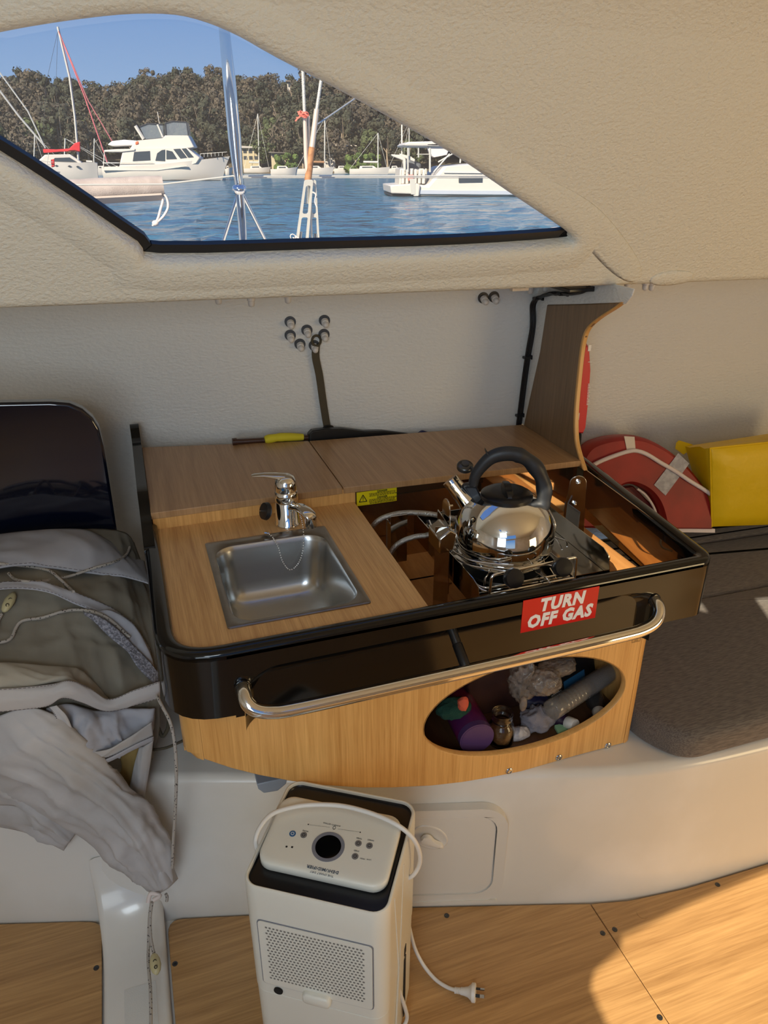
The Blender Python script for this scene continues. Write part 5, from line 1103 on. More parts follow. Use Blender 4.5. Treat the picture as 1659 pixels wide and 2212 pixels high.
blob(S3(978, 1530, 1.17), .034, (1.2, .9, .65), mat('green_towelling', col(20, 62, 48), .95, bump=((400, 400, 400), .8, .002)), 'green_cloth', 'dark green cloth folded over the purple canister', 'cloth', .2, 16, 7)
blob(S3(1000, 1520, 1.13), .016, (.8, .7, 1.1), mat('coral_towelling', col(196, 88, 62), .95), 'coral_cloth', 'coral edged cloth beside the green one in the stowage', 'cloth', .2, 22, 8)
blob(S3(1160, 1530, 1.20), .036, (1.3, .9, .8), mat('navy_nylon', col(24, 26, 60), .5), 'navy_pouch', 'navy pouch behind the clear tube in the stowage', 'pouch', .15, 14, 1)
b = B(); p = S3(1220, 1590, 1.125); b.prism(roundpoly([(p.x-.035, 1.098), (p.x+.01, 1.096), (p.x+.012, 1.125), (p.x-.03, 1.13)], .006), XY, fz+.001, fz+.007); tag(mk('green_sponge', b, mat('mint_sponge', col(140, 186, 146), .9), origin=p, bevel=.002), 'flat mint green sponge at the lower rim of the oval', 'sponge')
a0_, a1_ = S3(1190, 1535, 1.115), S3(1330, 1445, 1.19); b = B(); ax = (a1_-a0_).normalized(); L0 = (a1_-a0_).length
pf_ = [(.021, 0), (.023, .002)]
for k in range(9): h = .03+.012*k; pf_ += [(.023, h), (.0218, h+.003), (.023, h+.006)]
b.lathe(pf_+[(.023, L0), (.021, L0+.002)], a0_, ax, 28); CT = thing('clear_tube', 'clear ribbed plastic tube lying slanted across the stowage', 'tube', a0_); mk('tube_wall', b, mat('tube_plastic', col(150, 146, 140), .08, alpha=.45, coat=1), parent=CT, smooth=60)
b = B(); b.lathe([(.019, .05), (.0195, .055), (.0195, L0-.01), (.018, L0-.005)], a0_, ax, 20); mk('tube_filling', b, mat('grey_filling', col(96, 90, 82), .9, bump=((300, 300, 300), 1, .003)), parent=CT, smooth=60)
u_ = ax; bx = S3(1235, 1462, 1.21); nn = Vector((.1, -1, .25)).normalized(); vv = nn.cross(u_).normalized(); 
if vv.z < 0: vv = -vv
def BX(a, c, d): return bx+u_*a+vv*c-nn*d
b = B(); b.prism([(-.085, -.035), (.085, -.035), (.085, .045), (-.085, .045)], BX, 0, .05); BO = thing('black_carton', 'black carton with a blue panel at the top right of the stowage', 'box', bx); mk('carton', b, mat('black_card', col(20, 20, 22), .5), parent=BO, bevel=.001)
b = B(); b.prism([(-.03, -.028), (.045, -.028), (.045, .0), (-.03, .0)], BX, -.001, 0); mk('blue_label', b, mat('blue_print', col(44, 110, 160), .5), parent=BO, smooth=0)
b = B()
for j in range(6):
    for i in range(6): b.prism([(-.075+.006*i, -.025+.008*j), (-.071+.006*i, -.025+.008*j), (-.071+.006*i, -.0235+.008*j), (-.075+.006*i, -.0235+.008*j)], BX, -.0008, 0)
mk('carton_print', b, M['whitep'], parent=BO, smooth=0)
def bottle(a, c, r, m, label, flat=.7):
    a, c = Vector(a), Vector(c); ax = (c-a); L1 = ax.length; ax.normalize(); t = thing('bottle', label, 'bottle', a, 'bottles in the oval stowage')
    b = B(); b.lathe([(.010, .018), (.011, .024), (r*.7, .034), (r, .05), (r, L1-.01), (r*.85, L1)], a, ax, 24); mk('bottle_body', b, m, parent=t, smooth=60)
    b = B(); pr_ = []
    b.lathe([(.0145, 0), (.0155, .002), (.0155, .022), (.014, .024)], a, ax, 28); mk('screw_cap', b, M['wht'], parent=t, smooth=40)
aub = mat('aubergine_plastic', col(44, 26, 50), .25); drk = mat('smoke_bottle', col(58, 54, 52), .15, coat=.5)
bottle(S3(1243, 1568, 1.104), S3(1165, 1535, 1.20), .024, aub, 'dark purple bottle with white cap pointing at the oval rim, left one')
bottle(S3(1297, 1550, 1.110), S3(1275, 1480, 1.22), .022, drk, 'dark grey bottle with white cap at the right of the oval')
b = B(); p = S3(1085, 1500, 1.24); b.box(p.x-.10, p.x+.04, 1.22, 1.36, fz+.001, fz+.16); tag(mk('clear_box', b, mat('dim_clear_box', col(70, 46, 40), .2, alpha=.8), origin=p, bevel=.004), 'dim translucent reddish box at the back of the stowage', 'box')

# ================================================================== OUTSIDE: deck gear close to the window
SD = 1.375
dk = 2.10
PO = thing('stanchion_post', 'polished steel post with two splayed struts standing outside the window', 'post', ony(525, 545, dk))
b = B(); b.tube([ony(527, 560, dk), ony(523, 480, dk), ony(516, 402, dk)], .0115, 20); mk('lower_tube', b, M['chrome'], parent=PO, smooth=60)
b = B(); b.tube([ony(517, 410, dk), ony(507, 300, dk), ony(494, 160, dk), ony(484, 60, dk), ony(476, -40, dk)], [.0095, .0165, .0155, .0130, .0125], 24); mk('upper_tube', b, M['chrome'], parent=PO, smooth=60)
for q in ((472, 556), (590, 552)): b = B(); b.tube([ony(518, 408, dk-.005), ony(*q, dk+.03)], .0048, 12); mk('strut', b, M['chrome'], parent=PO, smooth=60)
b = B(); b.lathe([(.010, -.012), (.0175, -.008), (.0185, 0), (.0175, .008), (.012, .012)], ony(517, 410, dk), seg=20); mk('collar', b, M['chrome'], parent=PO, smooth=60)
SH = thing('shroud_rigging', 'twin wire shrouds ending in open steel turnbuckles tied with red twine', 'rigging', ony(665, 540, dk))
b = B()
def twist(p, q, r, turns=26):
    p, q = Vector(p), Vector(q); ax = (q-p).normalized(); u = ax.cross(Vector((0, 1, 0))).normalized(); v = ax.cross(u)
    for k in range(3):
        b.tube([p.lerp(q, i/80)+(u*math.cos(turns*2*PI*i/80+k*2.094)+v*math.sin(turns*2*PI*i/80+k*2.094))*r*.55 for i in range(81)], r*.6, 6)
twist(ony(652, 100, dk), ony(658, 250, dk), .0042, 16); twist(ony(703, 110, dk), ony(684, 238, dk), .0042, 16)
mk('wire', b, M['alu'], parent=SH, smooth=60)
b = B(); b.tube([ony(658, 245, dk), ony(661, 340, dk), ony(665, 385, dk)], [.0052, .0058, .0058], 12); b.tube([ony(684, 236, dk), ony(674, 318, dk)], [.0068, .0076], 12); b.tube([ony(667, 250, dk+.01), ony(668, 330, dk+.01)], .0035, 8); mk('swage_sleeve', b, mat('weathered_sleeve', col(206, 190, 176), .4, .3), parent=SH, smooth=60)
b = B(); b.tube([ony(674, 318, dk), ony(665, 390, dk)], [.0088, .0096], 12); mk('taped_sleeve', b, mat('rusty_tape', col(172, 122, 80), .7, var=((60, 60, 60), col(130, 84, 50), .4, .6)), parent=SH, smooth=60)
def buckle(o4, y):
    pin_ = [(lambda p: (p.x, p.z))(ony(*q, y)) for q in o4]
    bb = B(); ce = (sum(p[0] for p in pin_)/4, sum(p[1] for p in pin_)/4)
    def sub(t0, t1, ins):
        L = lambda t: (pin_[0][0]+(pin_[3][0]-pin_[0][0])*t, pin_[0][1]+(pin_[3][1]-pin_[0][1])*t); Q = lambda t: (pin_[1][0]+(pin_[2][0]-pin_[1][0])*t, pin_[1][1]+(pin_[2][1]-pin_[1][1])*t)
        a, c, d, e_ = L(t0), Q(t0), Q(t1), L(t1); mx = ins
        f = lambda p, q: (p[0]+(q[0]-p[0])*mx, p[1]+(q[1]-p[1])*mx)
        return roundpoly([f(a, c), f(c, a), f(d, e_), f(e_, d)], .006, 4)
    bb.prism(roundpoly(pin_, .006, 4), XZ, y-.004, y+.004, holes=[sub(.08, .47, .22), sub(.52, .90, .20)])
    return mk('turnbuckle', bb, M['alu'], parent=SH, bevel=.001)
buckle([(658, 388), (676, 388), (664, 542), (636, 542)], dk-.006); buckle([(668, 388), (682, 388), (691, 542), (672, 542)], dk+.006)
b = B(); b.tube([ony(665, 395, dk), ony(664, 440, dk)], .004, 8); b.tube([ony(645, 540, dk-.006), ony(650, 500, dk-.006)], .0045, 8); b.tube([ony(681, 540, dk+.006), ony(681, 505, dk+.006)], .0045, 8); mk('threaded_rod', b, M['steel'], parent=SH, smooth=60)
rnd = random.Random(2); b = B()
for k in range(7):
    c = ony(655+4*math.cos(k), 247+3*math.sin(k*2), dk-.01); b.tube([c+Vector((.009*math.cos(t+k), -.004*math.sin(t), .005*math.sin(t+k*.7))) for t in (2*PI*i/10 for i in range(10))], .0015, 5, closed=True)
b.tube(catmull([ony(650, 250, dk-.01), ony(643, 256, dk-.01), ony(638, 262, dk-.01)], 4), .002, 5); b.tube([ony(648, 254, dk-.01), ony(640, 254, dk-.01)], .0015, 5); mk('red_twine', b, mat('salmon_twine', col(232, 120, 104), .8), parent=SH, smooth=60)
b = B()
for k in range(8):
    c = ony(640+rnd.uniform(-8, 10), 522+rnd.uniform(-12, 12), dk-.014); b.tube([c+Vector((.008*math.cos(t+k), -.003*math.sin(t), .008*math.sin(t*1.0+k*.7))) for t in (2*PI*i/9 for i in range(9))], .0013, 5, closed=True)
b.tube(catmull([ony(675, 415, dk-.01), ony(682, 420, dk-.01), ony(680, 435, dk-.01), ony(684, 447, dk-.01)], 4), .0018, 5); mk('white_lashing', b, M['ropew'], parent=SH, smooth=60)
b = B(); b.ball(ony(628, 532, dk), .014, 12, 8, (1, .6, 1.3)); mk('shackle_block', b, mat('black_block', col(60, 60, 66), .4), parent=SH, smooth=60)
b = B(); b.tube([ony(-300, 402, 2.16), ony(350, 398, 2.16), ony(505, 380, 2.16)], .0022, 8); b.tube([ony(505, 381, 2.16), ony(1300, 380, 2.16)], .0022, 8); b.tube([ony(505, 384, 2.17), ony(1300, 384, 2.17)], .0014, 8)
tag(mk('lifeline', b, M['alu'], origin=ony(505, 381, 2.16), smooth=60), 'thin steel guard wire stretched across the window view behind the post', 'guard wire')
b = B(); b.tube([ony(676, 275, dk), ony(800, 190, 2.6)], .002, 6); tag(mk('thin_stay', b, M['alu'], origin=ony(690, 262, 2.6)), 'thin pale line running up right from the turnbuckles', 'wire')
BM = thing('covered_spar', 'cream canvas covered spar end tied with white cord, low left in the window', 'spar', ony(250, 410, 2.4))
p0, p1 = ony(-260, 432, 2.4), ony(352, 403, 2.4); cen = [p0.lerp(p1, k/16) for k in range(17)]
b = B(); b.tube(cen, [.0345+.0008*math.sin(k*2.7) for k in range(16)]+[.0325], 20, flat=.86); mk('canvas_sleeve', b, mat('cream_sunbrella', col(176, 164, 158), .9, bump=((400, 60, 400), .5, .002), var=((30, 8, 30), col(162, 150, 144), .4, .6)), parent=BM, smooth=60)
b = B(); b.loft([[q+Vector((0, -.030, -.016)), q+Vector((0, -.034, -.021)), q+Vector((0, -.018, -.036)), q+Vector((0, -.010, -.034))] for q in cen[:-1]+[cen[-1]+Vector((-.008, 0, 0))]]); mk('sleeve_flap', b, mat('flap_canvas', col(172, 160, 152), .9), parent=BM)
b = B(); yy = 2.38; b.tube(catmull([ony(346, 424, yy), ony(352, 432, yy), ony(346, 455, yy), ony(342, 470, yy), ony(336, 483, yy)], 5), .0036, 8); b.tube(catmull([ony(352, 415, yy), ony(361, 430, yy), ony(363, 448, yy), ony(354, 466, yy), ony(340, 480, yy), ony(334, 486, yy)], 5), .0036, 8)
b.ball(ony(336, 482, yy), .010, 10, 8, (1, .8, .8)); b.tube([ony(334, 484, yy), ony(329, 488, yy)], .003, 8); mk('tie_cord', b, M['ropew'], parent=BM, smooth=60)
b = B()
for k in range(3):
    b.tube(catmull([ony(1135+6*k, 514+3*k, 1.95+.02*k), ony(1165, 503+3*k, 1.95+.02*k), ony(1205, 496+3*k, 1.95+.02*k), ony(1240, 502+4*k, 1.95+.02*k)], 6), .007, 8)
tag(mk('rope_coil', b, M['ropew'], origin=ony(1190, 510, 1.95), smooth=60), 'pale rope coil on the side deck at the right corner of the window', 'rope')

# ================================================================== WATER
WL = -.1
def water():
    m = mat('sea_water', col(58, 104, 132), .12); n = m.node_tree; bs = n.nodes['Principled BSDF']; bs.inputs['IOR'].default_value = 1.33; bs.inputs['Specular IOR Level'].default_value = .5
    t = n.nodes.new('ShaderNodeTexCoord'); prev = None
    for sc_, st_, di_ in (((.5, .5, 1), 1, 1.1), ((1.7, 1.7, 1), 1, .34), ((6, 6, 1), .9, .10)):
        mp = n.nodes.new('ShaderNodeMapping'); mp.inputs['Scale'].default_value = (sc_[0]*.7, sc_[1]*1.2, 1); mp.inputs['Rotation'].default_value = (0, 0, .3)
        nz = n.nodes.new('ShaderNodeTexNoise'); nz.inputs['Scale'].default_value = 1; nz.inputs['Detail'].default_value = 3
        bp = n.nodes.new('ShaderNodeBump'); bp.inputs['Strength'].default_value = st_; bp.inputs['Distance'].default_value = di_
        n.links.new(t.outputs['Object'], mp.inputs[0]); n.links.new(mp.outputs[0], nz.inputs[0]); n.links.new(nz.outputs[0], bp.inputs['Height'])
        if prev: n.links.new(prev.outputs[0], bp.inputs['Normal'])
        prev = bp
    n.links.new(prev.outputs[0], bs.inputs['Normal']); return m
b = B(); NX, NY = 150, 170
for j in range(NY):
    y = 2.6*(420/2.6)**(j/(NY-1))
    for i in range(NX):
        x = (-.65+2.0*i/(NX-1))*(y+3)
        s = min(1, 14/y)
        z = .10*noise.noise(Vector((x*.55, y*.8, 0)))+.06*noise.noise(Vector((x*1.6+4, y*2.2, 3)))*min(1, 25/y)
        b.v.append(Vector((x, y, WL+z*min(1, 60/y))))
for j in range(NY-1):
    for i in range(NX-1): b.f.append((j*NX+i, j*NX+i+1, (j+1)*NX+i+1, (j+1)*NX+i))
wt = mk('water', b, water(), smooth=180); wt['kind'] = 'structure'
# ================================================================== HILLSIDE
skyl = [(-400, 165), (-100, 150), (0, 157), (42, 146), (84, 153), (131, 178), (181, 163), (211, 170), (262, 178), (295, 167), (363, 152), (422, 146), (464, 144), (527, 150), (591, 154), (658, 154), (760, 160), (900, 170), (1400, 185)]
def sky_at(px):
    for (a, c), (d, e_) in zip(skyl, skyl[1:]):
        if a <= px <= d: return c+(e_-c)*(px-a)/(d-a)
    return 165
def flat(px, D):
    d = ray(px, HOR); d = Vector((d.x, d.y, 0)).normalized(); return d*D
D0, D1 = 195.0, 340.0
def ground(px, D):
    t = (D-D0)/(D1-D0); top = onz(px, sky_at(px), 50.0); el = (50-CAM_H)/math.hypot(top.x, top.y)
    return max(-.3, t*(el*D1-9.0)+.2) if t > 0 else -.6
b = B(); cols_ = [-500+40*i for i in range(50)]; rows_ = [185, 192, 196, 205, 220, 240, 265, 290, 315, 340, 360]
for px in cols_:
    for D in rows_:
        p = flat(px, D); b.v.append(Vector((p.x, p.y, ground(px, min(D, 340))-.5)))
nr = len(rows_)
for i in range(len(cols_)-1):
    for j in range(nr-1): b.f.append((i*nr+j, (i+1)*nr+j, (i+1)*nr+j+1, i*nr+j+1))
struct(mk('hillside', b, mat('hill_ground', col(66, 64, 50), .95, var=((.12, .12, .12), col(96, 84, 66), .4, .65)), smooth=180))
def treemesh(seed, H, Rc, leafy, m, low=.3):
    rn = random.Random(seed); b = B(); lv = B()
    b.tube([(0, 0, -1), (0.1*Rc, 0, H*.3), (rn.uniform(-.2, .2)*Rc, rn.uniform(-.2, .2)*Rc, H*.75)], [.35, .25, .1], 6)
    for k in range(5):
        a = rn.uniform(0, 2*PI); b.tube([(0, 0, H*.35), (Rc*.4*math.cos(a), Rc*.4*math.sin(a), H*.55), (Rc*.7*math.cos(a), Rc*.7*math.sin(a), H*rn.uniform(.6, .85))], [.16, .11, .05], 5)
    cl = []
    for k in range(26):
        a = rn.uniform(0, 2*PI); r = Rc*math.sqrt(rn.random())*.85; z = H*(low+(1-low)*rn.random()*(1-.55*(r/Rc)**2)); cl.append((Vector((r*math.cos(a), r*math.sin(a), z)), rn.uniform(.7, 1.5)*Rc*.25))
    for c, r in cl:
        for k in range(leafy):
            d = Vector((rn.gauss(0, 1), rn.gauss(0, 1), rn.gauss(0, .8)))
            if d.length < .1: continue
            d.normalize(); q = c+d*r*rn.uniform(.75, 1.08); s = rn.uniform(.16, .36)
            u = Vector((rn.gauss(0, 1), rn.gauss(0, 1), rn.gauss(0, 1))).normalized(); v = u.cross(d+Vector((0, .01, 0))).normalized(); w2 = (d.cross(v)*.75+u*.25)
            lv.add([q-v*s-w2*s, q+v*s-w2*s, q+v*s*.8+w2*s, q-v*s*.8+w2*s], [(0, 1, 2, 3)])
    return b, lv
fol = [mat('dark_foliage', col(62, 64, 50), .9, var=((.18, .18, .18), col(40, 46, 36), .4, .62)), mat('brown_foliage', col(84, 76, 64), .9, var=((.18, .18, .18), col(54, 54, 46), .4, .62)), mat('green_foliage', col(76, 86, 54), .9, var=((.5, .5, .5), col(48, 58, 36), .4, .62)), mat('bright_bush', col(86, 106, 50), .9, var=((.5, .5, .5), col(54, 76, 34), .4, .62))]
bark = mat('pale_bark', col(150, 136, 118), .9)
protos = []
for k, (H_, Rc, f_) in enumerate([(11, 5.2, 0), (12.5, 4.8, 1), (10, 5.6, 1), (13, 4.6, 0), (9, 4.6, 2), (4.2, 3.0, 3)]):
    bb, lv = treemesh(k+3, H_, Rc, 62, None, .12 if k == 5 else .3)
    t = thing('tree', 'eucalyptus tree', 'tree', (0, 0, 0)); mk('trunk', bb, bark, parent=t); mk('foliage', lv, fol[f_], parent=t, smooth=0); protos.append(t)
rn = random.Random(11); first = set(); cnt = 0
tl = ['dark olive eucalyptus among others on the wooded hillside', 'tall brown-tinged eucalyptus among others on the wooded hillside', 'broad brown-tinged eucalyptus among others on the wooded hillside', 'tall dark eucalyptus among others on the wooded hillside', 'greener rounded tree among the eucalypts on the hillside', 'bright green bush at the water edge']
for D, n_ in ((204, 21), (216, 22), (229, 23), (243, 24), (258, 24), (273, 25), (288, 26), (303, 26), (318, 27), (330, 28), (340, 30)):
    for i in range(n_):
        px = -40+940*(i+rn.uniform(-.35, .35)+.5*(D % 2))/(n_-1); Dd = D+rn.uniform(-6, 6)
        if Dd > 312: px = min(px, 760)
        k = rn.choice([0, 1, 2, 3, 0, 1, 2, 4] if D < 260 else [0, 1, 2, 3, 3, 1])
        if D == 204 and rn.random() < .35: k = 4
        p = flat(px, Dd); g = ground(px, Dd)-.4; s = rn.uniform(.75, 1.12)*(.8 if D > 325 else 1)
        if k not in first: o = protos[k]; first.add(k)
        else: o = copy_tree(protos[k])
        o.location = (p.x, p.y, g); o.rotation_euler = (0, 0, rn.uniform(0, 6.28)); o.scale = (s, s, s*rn.uniform(.85, 1.1)); 
        hz = 'at the far left' if px < 118 else 'above the white cruiser' if px < 480 else 'between the post and the shrouds' if px < 650 else 'right of the shrouds'
        dz = 'shoreline' if D < 225 else 'lower slope' if D < 262 else 'upper slope' if D < 310 else 'crest'
        kd = ['dark olive eucalyptus', 'tall brown-tinged eucalyptus', 'broad brown-tinged eucalyptus', 'tall dark eucalyptus', 'greener rounded tree'][k]
        o['label'] = kd+' on the '+dz+' of the hill '+hz; o['group'] = kd+'s, '+dz+', '+hz; cnt += 1
for i, (px, D) in enumerate(((798, 198), (10, 190), (770, 190), (618, 190))):
    o = protos[5] if i == 0 else copy_tree(protos[5]); p = flat(px, D); o.location = (p.x, p.y, .2); o['label'] = ['bright green bush by the shore left of the right-hand motor yacht', 'bright bush by the pale waterfront building at the left', 'small green bush just left of the brightest shore bush', 'green bush on the shore behind the moored yachts near the turnbuckles'][i]; o['group'] = 'shore bushes'
# the far end of the wood, beyond the window's right edge
b = B(); r9 = random.Random(5)
for k in range(190):
    px = r9.uniform(905, 1520); D = r9.choice([206, 220, 236, 254, 274, 296, 320, 338])+r9.uniform(-5, 5); p = flat(px, D); g = ground(px, D); Rc = r9.uniform(4, 5.6); Hc = r9.uniform(8, 11)
    for c_ in range(9):
        cc = Vector((p.x+r9.uniform(-.7, .7)*Rc, p.y+r9.uniform(-.7, .7)*Rc, g+Hc*r9.uniform(.25, .9))); rr = r9.uniform(.3, .5)*Rc
        for l_ in range(26):
            d = Vector((r9.gauss(0, 1), r9.gauss(0, 1), r9.gauss(0, .8))).normalized(); q = cc+d*rr; u = Vector((r9.gauss(0, 1), r9.gauss(0, 1), r9.gauss(0, 1))).normalized()*r9.uniform(.3, .55); v = u.cross(d).normalized()*r9.uniform(.3, .55)
            b.add([q-u-v, q+u-v, q+u+v, q-u+v], [(0, 1, 2, 3)])
wd_ = tag(mk('woodland', b, fol[0], origin=flat(1200, 250), smooth=0), 'dense dark woodland covering the right end of the hill', 'trees'); wd_['kind'] = 'stuff'
# houses
def house(px, py, wpx_, hpx, D, name, label, c, rc, rows=1, colsn=3, cat='house'):
    p = flat(px, D); mpp = D/ (F*1.105); w_, h_ = wpx_*mpp, hpx*mpp; top = onz(px, py-hpx, 500); el = (500-CAM_H)/math.hypot(top.x, top.y) if py-hpx < HOR else (CAM_H-0)/1e9
    ztop = CAM_H+el*D if py-hpx < HOR else h_; z0 = ztop-h_
    ex = Vector((p.y, -p.x, 0)).normalized(); ey = Vector((p.x, p.y, 0)).normalized(); t = thing(name, label, cat, (p.x, p.y, z0)); HFn = lambda a, cc, d: Vector((p.x, p.y, z0))+ex*a+ey*d+Vector((0, 0, cc))
    b = B(); b.prism([(-w_/2, -6), (w_/2, -6), (w_/2, h_*.86), (-w_/2, h_*.86)], HFn, 0, w_*.6); mk('wall', b, c, parent=t)
    b = B(); b.prism([(-w_/2-.5, h_*.86), (w_/2+.5, h_*.86), (w_/2+.5, h_*.93), (-w_/2-.5, h_)], HFn, -.8, w_*.6+.5); mk('roof', b, rc, parent=t)
    for r in range(rows):
        for k in range(colsn):
            a = -w_/2+w_*(k+.5)/colsn; zz = h_*.82*(r+.3)/rows; b = B(); b.prism([(a-w_/colsn*.32, zz), (a+w_/colsn*.32, zz), (a+w_/colsn*.32, zz+h_*.45/rows), (a-w_/colsn*.32, zz+h_*.45/rows)], HFn, -.06, .02); mk('window', b, wdk, parent=t)
wdk = mat('dark_window', col(60, 64, 66), .2); cr1 = mat('cream_wall', col(176, 164, 134), .8); cr2 = mat('white_wall', col(184, 178, 168), .8); rf = mat('grey_roof', col(112, 106, 100), .8); rf2 = mat('pale_roof', col(172, 166, 156), .8)
house(30, 335, 95, 28, 199, 'waterfront_building', 'long cream waterfront building at the left edge of the view', cr1, rf2, 2, 9, 'building')
house(47, 312, 24, 22, 224, 'waterfront_building', 'cream tower block rising above the long waterfront building', cr1, cr1, 1, 2, 'building')
house(543, 345, 34, 30, 200, 'house', 'cream stepped house on the shore right of the steel post', cr1, rf2, 2, 3)
house(748, 336, 38, 24, 207, 'house', 'white house with flat pale roof above the middle moored yachts', cr2, rf2, 2, 3)
house(800, 318, 34, 14, 225, 'house', 'low white house half hidden by trees up the slope', cr2, rf2, 1, 3)
house(838, 290, 26, 12, 250, 'house', 'small pale house high on the right of the hill', cr2, rf2, 1, 2)
house(640, 190, 22, 16, 300, 'house', 'pale stepped house near the hill crest left of the shrouds', cr2, rf, 1, 2)
house(172, 228, 20, 8, 300, 'house', 'tiny cream house high up behind the leaning mast', cr1, rf2, 1, 2)
house(415, 258, 20, 9, 280, 'house', 'tiny pale house in the trees above the cruiser', cr1, rf2, 1, 2)
house(712, 342, 24, 16, 199, 'house', 'small grey-roofed boathouse behind the moored yachts', cr2, rf, 1, 2)
house(600, 342, 26, 14, 198, 'house', 'low cream boathouse at the shore just right of the post', cr1, rf, 1, 2)

# ================================================================== BOATS
hullw = mat('hull_white', col(198, 193, 186), .35); hullb = mat('antifoul_navy', col(34, 40, 48), .5); bwin = mat('boat_window', col(50, 60, 70), .12); clr = mat('clear_dodger', col(120, 130, 140), .15, alpha=.55); dkf = mat('dark_canvas_frame', col(40, 46, 58), .7); teak = mat('teak_brown', col(150, 112, 78), .7)
class Boat:
    def __init__(s, px, py, label, cat='boat', yaw=0, group=None, name='motor_yacht'):
        s.W = onz(px, py, WL); d = Vector((s.W.x, s.W.y, 0)).normalized(); r = Vector((d.y, -d.x, 0)); c, n = math.cos(yaw), math.sin(yaw)
        s.ex = r*c+d*n; s.ey = d*c-r*n; s.t = thing(name, label, cat, s.W, group)
    def F(s, a, c, d): return s.W+s.ex*a+s.ey*d+Vector((0, 0, c))
    def inv(s, px, py): q = onpl(px, py, s.W, s.ey)-s.W; return q.dot(s.ex), q.z
    def P(s, pix): return [s.inv(*q) for q in pix]
    def prism(s, pix, d0, d1, name, m, bev=0):
        b = B(); b.prism(s.P(pix), s.F, d0, d1); return mk(name, b, m, parent=s.t, bevel=bev, smooth=30)
    def bar(s, pix, d, r, name, m):
        b = B(); b.tube([s.F(*s.inv(*q), d) for q in pix], r, 6); return mk(name, b, m, parent=s.t, smooth=60)
    def hull(s, a0, a1, hs, hb, beam, d0=0, rake=1.2, m=None, sheerdip=0, name='hull'):
        b = B(); rings = []
        n = 22
        for i in range(n+1):
            t = i/n; w_ = beam/2*(1-max(0, (t-.5)/.5)**2.3)*(.86+.14*min(1, t*4)); h = hs+(hb-hs)*t**2-sheerdip*math.sin(PI*t); a = a0+(a1-a0)*t; s_ = 1 if a1 > a0 else -1
            ring = []
            for c_, z, rk in ((-1, h, 1), (-.97, h*.6, .55), (-.86, .12, .1), (-.6, -.35, -.1), (0, -.5, -.15), (.6, -.35, -.1), (.86, .12, .1), (.97, h*.6, .55), (1, h, 1)):
                ring.append(s.F(a+s_*rake*rk*t**5, z, d0+beam/2+c_*max(w_, .04)))
            rings.append(ring)
        b.loft(rings); return mk(name, b, m or hullw, parent=s.t, smooth=60)
# -- trawler cruiser, left
c = Boat(224, 391, 'white flybridge cruiser with clear-curtained upper deck moored left of the post', yaw=R(-14))
aS, _ = c.inv(222, 391); aB, _ = c.inv(474, 391); zs = c.inv(222, 362)[1]-WL; zb = c.inv(488, 339)[1]-WL
def relz(z): return z
c.W.z = WL; c.t.location = c.W
def cinv(px, py): q = onpl(px, py, c.W, c.ey)-c.W; return q.dot(c.ex), q.z
c.inv = cinv
c.hull(aS, aB, zs, zb, 4.6, 0, rake=1.3)
c.prism([(340, 394), (472, 396), (474, 389), (340, 388)], .35, 1.2, 'waterline_band', hullb)
cab = c.prism([(254, 364), (262, 328), (277, 323), (401, 318), (431, 341), (425, 352), (400, 360)], .5, 4.1, 'cabin', hullw, .12)
c.prism([(223, 328), (223, 324), (250, 322), (290, 321), (290, 325), (262, 328)], .35, 4.2, 'aft_canopy', hullw, .05)
c.prism([(276, 323), (284, 311), (294, 303), (348, 298), (354, 292), (404, 292), (418, 318), (402, 321)], .8, 3.8, 'flybridge', hullw, .1)
for pix in ([(285, 348), (288, 328), (322, 326), (323, 346)], [(334, 347), (338, 331), (348, 324), (355, 323), (355, 348)], [(358, 324), (371, 327), (381, 343), (358, 344)]): c.prism(pix, .44, .52, 'side_window', bwin)
for pix in ([(373, 322), (388, 321), (403, 340), (388, 342)], [(391, 321), (401, 320), (417, 339), (405, 340)]): c.prism(pix, .42, .52, 'windscreen_pane', bwin)
c.prism([(298, 273), (316, 267), (348, 269), (350, 298), (311, 301)], 1.0, 3.5, 'clear_curtain', clr); c.prism([(353, 266), (370, 261), (399, 263), (404, 291), (356, 293)], 1.0, 3.5, 'clear_curtain', clr)
for pix in ([(298, 273), (316, 266), (348, 268)], [(353, 266), (370, 261), (400, 263), (404, 291)], [(354, 266), (356, 293)], [(311, 301), (350, 298)]): c.bar(pix, .95, .07, 'curtain_frame', dkf)
c.bar([(289, 271), (307, 300)], .95, .22, 'radar_arch_leg', hullw); c.bar([(337, 268), (349, 296)], .95, .13, 'radar_arch_leg', hullw); c.bar([(336, 240), (345, 296)], 1.2, .04, 'aerial', hullw)
c.prism([(226, 312), (236, 304), (262, 301), (292, 303), (290, 314), (240, 316)], 1.2, 2.8, 'dinghy', mat('dinghy_grey', col(196, 196, 196), .6), .3)
c.prism([(289, 306), (296, 304), (297, 311), (290, 313)], .7, 1.0, 'orange_buoy', mat('orange', col(206, 92, 50), .6), .1)
c.bar([(220, 352), (255, 352)], .3, .05, 'stern_rail', M['alu']); c.bar([(254, 352), (330, 351)], .3, .04, 'side_rail', M['alu']); c.bar([(224, 328), (222, 362)], .3, .06, 'canopy_post', hullw)
c.prism([(222, 366), (340, 366), (404, 357), (404, 359), (340, 368), (222, 368)], -.03, .2, 'rubbing_strake', hullw)
for k in range(7): c.bar([(430+8*k, 340-.6*k), (430+8*k, 332-.6*k)], 1.2, .03, 'bow_rail_post', M['alu'])
c.bar([(430, 332), (488, 328)], 1.2, .03, 'bow_rail', M['alu'])
